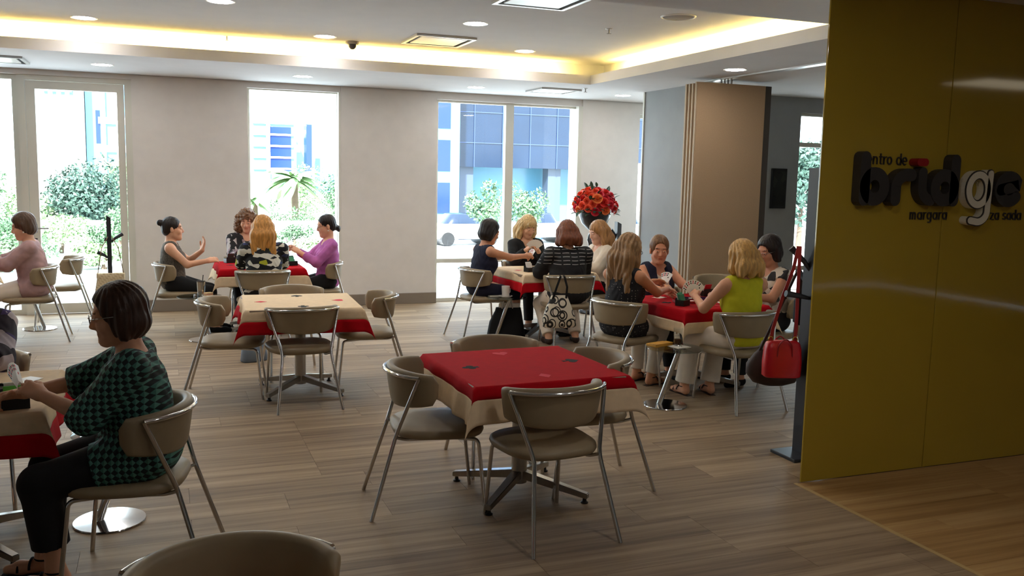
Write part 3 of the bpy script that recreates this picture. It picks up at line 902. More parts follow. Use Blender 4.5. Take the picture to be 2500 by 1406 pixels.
SKINS = {}
def skin_mats(tone):
    if tone not in SKINS:
        SKINS[tone] = [mat('skin_%d_%d_%d' % tone, tone, .55, var=.05, scale=18, spec=.35),
                       mat('lips_%d_%d_%d' % tone, tuple(int(q * f) for q, f in zip(tone, (.88, .70, .70))), .5),
                       mat('brow_%d_%d_%d' % tone, tuple(int(q * .56) for q in tone), .8)]
    return SKINS[tone]
def hair_mat(name, c):
    return mat('hair_' + name, c, .42, var=.32, scale=7, stretch=(9, 9, 1.1), bump=.5, spec=.4)

def person(x, y, rz, label, tone=(222, 170, 138), h=.008, s=1.0, lean=4, twist=0, b=1.0, head=(0, 10, 0), hands=None, feet=((-.1, .34), (.1, .34)),
           hair=('bob', 'brown', (60, 38, 26)), top=None, bottom=None, shoes=None, glasses=False, earrings=None, hz=0.0, extra=None, curls=(1.1, 1.1), palms=None, hdir=None, bust=1.0, chin=1.0):
    """local frame: faces +Y, origin on the floor under the seat centre. head=(yaw,pitch down,roll) degrees; hands = (left xyz, right xyz) of the wrists"""
    Rt = rotz(math.radians(twist)) @ rotx(-math.radians(lean))
    P0 = A3(0, -.085, .558 + hz)
    T = lambda a, f, u: P0 + Rt @ (A3(a, f, u) * s)
    body = []
    tor = [ell(T(0, 0, .005), A3(.172 * b, .122 * b, .105), Rt, .05), ell(T(0, .005, .16), A3(.136 * b, .105 * b, .15), Rt, .06), ell(T(0, .0, .30), A3(.152 * (b * .6 + .4), .105 * (b * .5 + .5), .155), Rt, .06),
           cone(T(-.115, -.01, .435), T(.115, -.01, .435), .058, .058, .06)]
    for q in (-1, 1): tor.append(ell(T(q * .068, .078, .285), A3(.064, .058 * bust, .062), Rt, .04))
    neck0 = T(0, -.012, .45); Hc = T(0, .030, .640) + Rt @ A3(0, 0, .012)
    Rh = Rt @ rotz(math.radians(head[0])) @ rotx(-math.radians(head[1])) @ roty(math.radians(head[2]))
    Hp = lambda a, f, u: Hc + Rh @ (A3(a, f, u) * 1.04)
    nk = [cone(neck0, Hp(0, -.022, -.055), .056, .052, .035)]
    hd = [ell(Hp(0, -.014, .035), A3(.076, .095, .086), Rh, .02), ell(Hp(0, .022, -.038), A3(.060, .066, .082 * chin), Rh, .03),
          ell(Hp(0, .060, -.098), A3(.024, .022, .020), Rh, .03), cone(Hp(-.048, .0, -.062), Hp(-.012, .062, -.100), .018, .018, .03), cone(Hp(.048, .0, -.062), Hp(.012, .062, -.100), .018, .018, .03),
          ell(Hp(-.036, .060, -.032), A3(.026, .024, .026), Rh, .025), ell(Hp(.036, .060, -.032), A3(.026, .024, .026), Rh, .025),
          cone(Hp(-.036, .073, .026), Hp(.036, .073, .026), .013, .013, .02),
          ell(Hp(-.031, .100, .004), A3(.017, .018, .012), Rh, .012, sub=True), ell(Hp(.031, .100, .004), A3(.017, .018, .012), Rh, .012, sub=True),
          cone(Hp(0, .083, .012), Hp(0, .104, -.030), .0075, .0100, .012), cone(Hp(0, .078, -.008), Hp(0, .090, -.034), .012, .013, .014), ell(Hp(-.011, .091, -.034), A3(.008, .011, .007), Rh, .008), ell(Hp(.011, .091, -.034), A3(.008, .011, .007), Rh, .008),
          cone(Hp(-.017, .080, -.060), Hp(.017, .080, -.060), .0075, .0075, .010), cone(Hp(-.014, .080, -.070), Hp(.014, .080, -.070), .0085, .0085, .008),
          ell(Hp(-.079, -.008, -.012), A3(.010, .020, .032), Rh, .008), ell(Hp(.079, -.008, -.012), A3(.010, .020, .032), Rh, .008)]
    hd += [ell(Hp(q * .031, .081, .002), A3(.0165, .010, .0105), Rh, .003) for q in (-1, 1)]
    arms = []; l1, l2 = .275 * s, .245 * s; J = {}
    if hands is None: hands = ((-.10, .30, .83), (.10, .30, .83))
    ua, fa, hn = [], [], []
    for i, q in enumerate((-1, 1)):
        S = T(q * .172 * (b * .35 + .65), -.015, .425)
        E, Wr = ik(S, np.asarray(hands[i], float), l1, l2, A3(q * .55, -.35, -1))
        u_ = cone(S, E, .050 * (b * .6 + .4), .039 * (b * .5 + .5), .035); f_ = cone(E, Wr, .037 * (b * .4 + .6), .026, .02)
        ua.append(u_); fa.append(f_); J['S%d' % q], J['E%d' % q], J['W%d' % q] = S, E, Wr
        d = (Wr - E) / np.linalg.norm(Wr - E)
        hdv = d if hdir is None or hdir[i] is None else np.asarray(hdir[i], float)
        pn = A3(-q * .75, .0, -.65) if palms is None or palms[i] is None else np.asarray(palms[i], float)
        # thumb side: towards up / medial
        dd = hdv / np.linalg.norm(hdv); pp = pn - dd * (pn @ dd); pp /= np.linalg.norm(pp)
        c = np.cross(dd, pp); side = 1 if (i == 0) == (True) else -1
        side = -side if False else side
        hn += hand_prims(Wr, hdv, pn, -side, curls[i])
        J['H%d' % q] = Wr + dd * .11 + pp * .03
    th, sh, ft = [], [], []
    for i, q in enumerate((-1, 1)):
        hp = A3(q * .092 * b, -.075, .558 + hz); an = A3(feet[i][0], feet[i][1], feet[i][2] if len(feet[i]) > 2 else .085)
        K, an = ik(hp, an, .425 * s, .415 * s, A3(q * .10, 1, .75))
        th.append(cone(hp, K, .086 * (b * .6 + .4), .056, .04)); sh.append(cone(K, an, .054, .034, .03))
        fd = A3(q * .12, 1, 0); fd /= np.linalg.norm(fd)
        dz = an[2] - .085
        ft += [cone(an, an + A3(0, -.03, -.045), .034, .028, .03), cone(an + A3(0, -.02, -.05), an + fd * .10 + A3(0, 0, -.055), .028, .030, .03), cone(an + fd * .10 + A3(0, 0, -.055), an + fd * .155 + A3(0, 0, -.062), .028, .020, .02)]
        J['K%d' % q], J['A%d' % q], J['fd%d' % q] = K, an, fd
    # the body: one surface; mouth and brows are regions of it
    def mi(cn):
        L = (cn - Hc) @ Rh / 1.04
        out = np.zeros(len(cn), int)
        out[(np.abs(L[:, 2] + .065) < .0078 * (1 - (L[:, 0] / .023) ** 2)) & (L[:, 1] > .07)] = 1
        ax_ = np.abs(L[:, 0])
        out[(np.abs(L[:, 2] - .0275 + 6 * (ax_ - .032) ** 2 * 1.2) < .0036) & (np.abs(ax_ - .031) < .017) & (L[:, 1] > .060)] = 2
        return out
    o = sdf_obj('person', tor + nk + hd + ua + fa + hn + th + sh + ft, h, skin_mats(tone), None, mi=mi)
    tag(o, label, 'person')
    # eyes
    Me = mat('eye_white', (226, 220, 212), .3); Mi = mat('iris_dark', (44, 30, 22), .2)
    for q in (-1, 1):
        bm = bmesh.new()
        for (r, f, sq) in ((.0060, .0895, .5),):
            mtx = Matrix.Translation(Vector(Hp(q * .031, f, .001))) @ Matrix(Rh.tolist()).to_4x4() @ Matrix.Diagonal((1.7, .35, .58, 1))
            bmesh.ops.create_uvsphere(bm, u_segments=12, v_segments=8, radius=r, matrix=mtx)
        ey = bm_obj('eye', bm, Me, o, smooth=True)
        bm = bmesh.new()
        mtx = Matrix.Translation(Vector(Hp(q * .031, .0915, .001))) @ Matrix(Rh.tolist()).to_4x4() @ Matrix.Diagonal((1, .3, 1, 1))
        bmesh.ops.create_uvsphere(bm, u_segments=10, v_segments=6, radius=.0045, matrix=mtx)
        bm_obj('iris', bm, Mi, ey, smooth=True)
    # hair
    st, hn_, hc = hair[0], hair[1], hair[2]; ln = hair[3] if len(hair) > 3 else .3
    Mh = hair_mat(hn_, hc); hp = []
    cap = ell(Hp(0, -.020, .040), A3(.090, .108, .098), Rh, .02)
    face = ell(Hp(0, .118, -.040), A3(.066, .075, .100), Rh, .012, sub=True)
    fore = ell(Hp(.006, .138, .034), A3(.135, .086, .058), Rh, .014, sub=True)
    hclips = []
    below = lambda z: (Hp(0, 0, z), -(Rh @ A3(0, 0, 1)))
    if st == 'bob':
        hp = [ell(Hp(0, -.024, .040), A3(.097, .116, .104), Rh, .02), ell(Hp(0, -.035, -.040), A3(.100, .100, .085), Rh, .03), cone(Hp(-.080, -.018, .02), Hp(-.082, -.012, -.085), .028, .024, .02), cone(Hp(.080, -.018, .02), Hp(.082, -.012, -.085), .028, .024, .02),
              ell(Hp(0, .125, -.050), A3(.070, .095, .110), Rh, .012, sub=True), ell(Hp(0, .115, -.060), A3(.140, .090, .095), Rh, .015, sub=True), fore, ell(Hp(0, .03, -.12), A3(.055, .07, .05), Rh, .02, sub=True)]
    elif st == 'short':
        hp = [ell(Hp(0, -.022, .046), A3(.098, .116, .106), Rh, .02), ell(Hp(0, -.055, -.030), A3(.088, .075, .075), Rh, .03), cone(Hp(-.082, -.01, .02), Hp(-.080, -.015, -.05), .024, .016, .02), cone(Hp(.082, -.01, .02), Hp(.080, -.015, -.05), .024, .016, .02),
              ell(Hp(0, .120, -.050), A3(.066, .085, .105), Rh, .012, sub=True), fore]
    elif st in ('bun', 'pony', 'tied'):
        hp = [ell(Hp(0, -.020, .038), A3(.084, .102, .093), Rh, .02), ell(Hp(0, -.060, -.020), A3(.070, .055, .062), Rh, .03), face, ell(Hp(0, .130, .022), A3(.074, .078, .066), Rh, .012, sub=True)]
        if st == 'tied': hp += [ell(Hp(0, -.026, .046), A3(.088, .104, .098), Rh, .02), ell(Hp(0, .118, -.045), A3(.140, .088, .090), Rh, .012, sub=True), ell(Hp(.012, .140, .040), A3(.130, .088, .062), Rh, .012, sub=True)]
        if st == 'bun': hp += [ell(Hp(0, -.125, .060), A3(.036, .036, .036), Rh, .015)]
        if st == 'pony': hp += [cone(Hp(0, -.10, -.03), Hp(0, -.125, -.055), .022, .026, .02), cone(Hp(0, -.125, -.055), Hp(0, -.13, -.085), .028, .012, .02)]
    elif st in ('long', 'medium', 'curly'):
        hp = [ell(Hp(0, -.022, .040), A3(.094, .112, .102), Rh, .02)]
        w0 = .036 if st != 'curly' else .054
        for q in (-1, 1):
            a0, a1 = Hp(q * .080, -.010, .02), Hp(q * .092, -.006, -.10)
            dn = A3(0, 0, -1)
            a2 = a1 + dn * max(0, ln - .12) + (Hp(0, -.5, 0) - Hp(0, 0, 0)) * .03
            hp += [cone(a0, a1, w0, w0, .03), cone(a1, a2, w0, w0 * .55, .03)]
        for q in (-.062, 0, .062):
            a0, a1 = Hp(q, -.085, 0), Hp(q * 1.22, -.096, -.09)
            a2 = a1 + A3(0, 0, -1) * max(0, ln - .08) + A3(q * .28, -.012, 0)
            hp += [cone(a0, a1, .044, .044, .04), cone(a1, a2, .050, .034, .04)]
        hp += [ell(Hp(0, .120, -.055), A3(.060, .085, .108), Rh, .012, sub=True), ell(Hp(0, .125, -.050), A3(.150, .085, .090), Rh, .015, sub=True), ell(Hp(0, .130, .018), A3(.058, .060, .050), Rh, .012, sub=True)]
    if len(hair) > 4 and hair[4] == 'fringe': hp.append(ell(Hp(0, .073, .062), A3(.058, .022, .042), Rh, .015))
    amp = (.0022 if st in ('bob', 'short', 'bun', 'pony', 'tied') else .0045) if st != 'curly' else .014
    def hw(X):
        L = (X - Hc) @ Rh; an = np.arctan2(L[:, 0], -L[:, 1] + 1e-6)
        if st == 'curly': return amp * np.sin(X[:, 0] * 110 + 2 * np.sin(X[:, 2] * 60)) * np.sin(X[:, 2] * 120 + X[:, 1] * 80)
        return amp * np.sin(an * 21 + 2.2 * np.sin(L[:, 2] * 20 + an * 2))
    sdf_obj('hair', hp, h, Mh, o, warp=hw)
    # clothes
    def grow(pl, t, k=None):
        out = []
        for p in pl:
            q = dict(p)
            if q['t'] == 'c': q['ra'] = q['ra'] + t; q['rb'] = q['rb'] + t
            else: q['r'] = q['r'] + t
            if k: q['k'] = k
            out.append(q)
        return out
    up = Rt @ A3(0, 0, 1); fr = Rt @ A3(0, 1, 0); rtv = Rt @ A3(1, 0, 0)
    wr_ = lambda a: (lambda X: a * np.sin(X[:, 2] * 70 + 3 * np.sin(X[:, 0] * 30 + X[:, 1] * 21)) * np.sin(X[:, 1] * 45 + X[:, 0] * 52))
    if top:
        m, slv, loose, hem = top['m'], top.get('sleeve', 0), top.get('loose', .014), top.get('hem', -.075)
        pr = grow(tor, loose)
        pr[3]['ra'] = pr[3]['rb'] = tor[3]['ra'] + min(loose, .010)
        if top.get('flare'):
            pr.append(cone(T(0, .0, .20), T(0, .015, .02), .145 * b, .165 * b * top['flare'], .05))
        if top.get('tunic'):
            for p_ in th:
                q_ = dict(p_); q_['b'] = p_['a'] + (p_['b'] - p_['a']) * .9; q_['ra'] = p_['ra'] + .026; q_['rb'] = p_['rb'] + .034
                d_ = (p_['b'] - p_['a']); q_['clip'] = [(p_['a'] + d_ * top['tunic'], d_ / np.linalg.norm(d_))]; pr.append(q_)
        clips = [(T(0, 0, hem), -up)]
        nw, nd = top.get('nw', .075), top.get('nd', .08)
        pr[3]['clip'] = [(T(q * (.150 + top.get('strap', 0)), 0, .43), (rtv * q - up * .10) / 1.005) for q in (-1, 1)] if slv <= 0 else None
        ncut = [ell(T(0, .01, .50), A3(nw, nw * .95, .055), Rt, .012, sub=True), ell(T(0, .075, .49), A3(nw * .75, .07, nd), Rt, .012, sub=True)]
        for i, q in enumerate((-1, 1)):
            S, E, Wr = J['S%d' % q], J['E%d' % q], J['W%d' % q]
            if slv > 0:
                e = min(1.0, slv); d = (E - S); cp = S + d * e
                g = top.get('sl', .014)
                if slv < 1: pr += [dict(cone(S, E, .050 * (b * .6 + .4) + g, .041 + g, .03), clip=[(cp, d / np.linalg.norm(d))])]
                else:
                    pr += [cone(S, E, .050 * (b * .6 + .4) + g, .041 * (b * .4 + .6) + g * 1.1, .03)]
                    if slv > 1:
                        d2 = Wr - E; cp2 = E + d2 * (slv - 1)
                        pr += [dict(cone(E, Wr, .041 + g * 1.1, .030 + g * top.get('cuff', 1.0), .03), clip=[(cp2, d2 / np.linalg.norm(d2))])]
        tp = sdf_obj(top.get('name', 'blouse'), pr + ncut, h, m, o, clips=clips, warp=wr_(top.get('wr', .003)))
        if top.get('label'): tp['label'] = top['label']
        if top.get('vest'):   # open waistcoat over the shirt
            pv = grow(tor, loose + .010)
            cv = [(T(0, 0, hem), -up)]
            pv[3]['clip'] = [(T(q * .150, 0, .43), (rtv * q - up * .10) / 1.005) for q in (-1, 1)]
            pv += [dict(cone(T(0, .16, -.1), T(0, .13, .50), .030, .070, .01), sub=True), ncut[0]]
            sdf_obj('waistcoat', pv, h, top['vest'], o, clips=cv)
    if bottom:
        m, ln_, g = bottom['m'], bottom.get('len', .95), bottom.get('g', .012)
        if bottom.get('skirt'):
            pr = grow([tor[0]], .014) + grow(th, .022)
            K0, K1 = J['K-1'], J['K1']
            pr += [cone(K0, K1, .062, .062, .05), cone((K0 + K1) / 2 + A3(0, -.2, .0), (K0 + K1) / 2, .075, .07, .05)]
            sdf_obj('skirt', pr, h, m, o, clips=[(T(0, 0, .07), up)])
        else:
            pr = grow([tor[0]], .004) + grow(th, g)
            for i, q in enumerate((-1, 1)):
                K, an = J['K%d' % q], J['A%d' % q]; d = an - K; cp = K + d * ln_
                pr.append(dict(cone(K, an, .056 + g, .040 + g * bottom.get('flare', 1.2), .03), clip=[(cp, d / np.linalg.norm(d))]))
            sdf_obj('trousers', pr, h, m, o, clips=[(T(0, 0, .09), up)])
    if shoes:
        for i, q in enumerate((-1, 1)):
            an, fd = J['A%d' % q], J['fd%d' % q]
            zs = an[2] - .085
            if shoes.get('sandal'):
                bm = bmesh.new()
                rt_ = np.cross(fd, A3(0, 0, 1)); hh = shoes.get('heel', .03)
                prof = [(-.075, .026), (-.03, .032), (.05, .034), (.12, .040), (.165, .030), (.180, .010)]
                zt = [an[2] - .085 + .012 - .0, 0, 0, 0, 0, 0]
                R1, R2 = [], []
                for (f, w_) in prof:
                    for (L_, z) in ((R1, an[2] - .083), (R2, max(.0, an[2] - .083 - hh * (1.0 if f < 0 else .55)))):
                        L_.append([bm.verts.new((an + fd * f + rt_ * w_ * sg) * A3(1, 1, 0) + A3(0, 0, z)) for sg in (-1, 1)])
                for k in range(len(prof) - 1):
                    bm.faces.new((R1[k][0], R1[k][1], R1[k + 1][1], R1[k + 1][0])); bm.faces.new((R2[k][1], R2[k][0], R2[k + 1][0], R2[k + 1][1]))
                    for sg in (0, 1): bm.faces.new((R1[k][sg], R1[k + 1][sg], R2[k + 1][sg], R2[k][sg]))
                bm.faces.new((R1[0][0], R2[0][0], R2[0][1], R1[0][1])); bm.faces.new((R1[-1][0], R1[-1][1], R2[-1][1], R2[-1][0]))
                bmesh.ops.recalc_face_normals(bm, faces=bm.faces)
                so_ = bm_obj('sandal', bm, shoes['m'], o)
                bm = bmesh.new()
                for (f, z, r) in ((.105, -.052, .036), (.055, -.040, .040)):
                    c = an + fd * f + A3(0, 0, z)
                    tube(bm, [c + rt_ * r * math.cos(t) + A3(0, 0, 1) * (r * .9) * math.sin(t) + A3(0, 0, -.012) for t in [PI * k / 10 for k in range(11)]], .006, 6)
                c = an + A3(0, 0, -.012)
                tube(bm, [c + rt_ * .039 * math.cos(t) + fd * .039 * math.sin(t) for t in [2 * PI * k / 16 for k in range(17)]], .005, 6)
                bm_obj('strap', bm, shoes['m'], so_, smooth=True)
            else:
                pr = grow(ft[i * 3:i * 3 + 3], .006)
                pr[0]['clip'] = [(an + A3(0, 0, -.030), A3(0, 0, 1))]; pr[1]['clip'] = [(an + A3(0, 0, -.030), A3(0, .0, 1))]
                sdf_obj('shoe', pr, .007, shoes['m'], o)
    if glasses:
        bm = bmesh.new()
        for q in (-1, 1):
            c = Hp(q * .033, .105, .002)
            tube(bm, [c + Rh @ A3(.021 * math.cos(t), 0, .015 * math.sin(t)) for t in [2 * PI * k / 18 for k in range(19)]], .0018, 6, False)
            tube(bm, [Hp(q * .055, .102, .006), Hp(q * .083, .05, .006), Hp(q * .087, -.01, .002)], .0016, 6)
        tube(bm, [Hp(-.012, .106, .006), Hp(0, .110, .008), Hp(.012, .106, .006)], .0016, 6)
        bm_obj('glasses', bm, glasses if not isinstance(glasses, bool) else M_steel, o, smooth=True)
    if earrings:
        for q in (-1, 1):
            bm = bmesh.new(); bmesh.ops.create_uvsphere(bm, u_segments=10, v_segments=8, radius=.009, matrix=Matrix.Translation(Vector(Hp(q * .088, .0, -.052))))
            bm_obj('earring', bm, earrings, o, smooth=True)
    o.location = (x, y, 0); o.rotation_euler = (0, 0, math.radians(rz))
    o['_'] = 0; del o['_']
    return o, J

def to_world(pos, x, y, rz):
    c, s = math.cos(math.radians(rz)), math.sin(math.radians(rz))
    return Vector((x + c * pos[0] - s * pos[1], y + s * pos[0] + c * pos[1], pos[2]))

def card_fan(loc, rz, label, n=7, spread=75, tilt=20, faces=True, size=1.0):
    """a hand of cards; the faces look towards local -Y (towards the holder who faces +Y)"""
    e = empty('card_fan', loc); e.rotation_euler = (math.radians(-tilt), 0, math.radians(rz)); tag(e, label, 'playing cards', 'hands of playing cards')
    w_, h_ = .058 * size, .089 * size
    for i in range(n):
        a = math.radians(-spread / 2 + spread * i / max(1, n - 1)); R = Matrix.Rotation(a, 3, 'Y')
        bm = bmesh.new(); vs = []
        y = -.0012 * i
        for yy in (y, y - .0006):
            vs.append([bm.verts.new(R @ Vector((px * w_, 0, (pz + .25) * h_)) + Vector((0, yy, 0))) for (px, pz) in ((-.5, 0), (.5, 0), (.5, 1), (-.5, 1))])
        bm.faces.new(vs[0]); bm.faces.new(vs[1][::-1])
        for k in range(4): bm.faces.new((vs[0][k], vs[1][k], vs[1][(k + 1) % 4], vs[0][(k + 1) % 4]))
        bmesh.ops.recalc_face_normals(bm, faces=bm.faces)
        c = bm_obj('card', bm, M_card, e)
        if faces:
            bm = bmesh.new()
            for (px, pz) in ((-.33, .84), (-.33, .66), (.0, .5)):
                ctr = R @ Vector((px * w_, 0, (pz + .25) * h_)) + Vector((0, y - .0009, 0))
                u, v = R @ Vector((.007, 0, 0)), R @ Vector((0, 0, .008))
                bm.faces.new([bm.verts.new(ctr + q) for q in (u, v, -u, -v)])
            bm_obj('pip', bm, M_pinkred if i % 2 else M_blackfab, c)
    return e

# ---- clothing materials
def tri_pat(nt, x, y, z, tc):
    u = (y * .94 + x * .34) * 36; v = z * 36
    a, b_ = (u.fract() - .5), (v.fract() - .5)
    t = a.abs() > b_.abs()
    return t * .45 + t * (a > 0.0) * .30 + .02
M_tri = pat_mat('green_triangle_print', [(.0, (10, 26, 28)), (.3, (58, 108, 100)), (.6, (84, 138, 126))], tri_pat)
M_mauve = mat('mauve_knit', (176, 142, 142), .9, var=.16, scale=12, bump=.2)
M_purple = mat('pink_purple_knit', (184, 104, 172), .9, var=.06, scale=40, bump=.15)
M_greytop = mat('grey_print_top', (92, 84, 74), .9, var=.5, scale=70)
M_bwleaf = pat_mat('black_white_leaf_print', [(.0, (22, 20, 24)), (.45, (190, 184, 182)), (.72, (30, 26, 30)), (.86, (150, 132, 140))], lambda nt, x, y, z, tc: voro(nt, tc, 26, stretch=(1, 1, .45)))
M_bwyel = pat_mat('black_white_lime_print', [(.0, (18, 18, 22)), (.55, (222, 220, 208)), (.88, (176, 178, 40)), (.94, (40, 48, 92))], lambda nt, x, y, z, tc: voro(nt, tc, 20, stretch=(.75, .75, 1.5)))
def stripes(nt, x, y, z, tc):
    s = (z * 26 + (x * 40).sin() * .06).fract() < .16
    b = (x * 11).fract() < .80
    hi = z > .86
    return s * b * hi * .9 + .02
M_lace = pat_mat('black_top_white_dashes', [(.0, (17, 16, 19)), (.5, (178, 176, 174))], stripes)
M_creamfab = mat('cream_blouse', (220, 208, 190), .9, var=.05, scale=14)
M_whitetr = mat('white_trousers', (226, 214, 198), .9, var=.04, scale=14)
M_dot = pat_mat('black_dotted_fabric', [(.0, (20, 19, 26)), (.5, (168, 158, 150))], lambda nt, x, y, z, tc: (voro(nt, tc, 44, 'Distance', rand=.25) < .17) * .8 + .05)
M_yellow = mat('yellow_knit', (206, 202, 34), .85, var=.03, scale=30)
M_floral = pat_mat('floral_print', [(.0, (200, 186, 168)), (.42, (44, 40, 38)), (.6, (150, 128, 104)), (.8, (214, 202, 186)), (.92, (70, 74, 70))], lambda nt, x, y, z, tc: voro(nt, tc, 17))
M_purplefl = pat_mat('white_purple_print', [(.0, (186, 176, 186)), (.35, (34, 24, 40)), (.55, (196, 186, 190)), (.75, (62, 44, 96)), (.92, (150, 30, 40))], lambda nt, x, y, z, tc: voro(nt, tc, 13, stretch=(1, 1, .6)))
M_darkbrown = mat('dark_brown_leather', (50, 32, 24), .6, var=.1)
M_gold = mat('pearl', (230, 220, 200), .3)

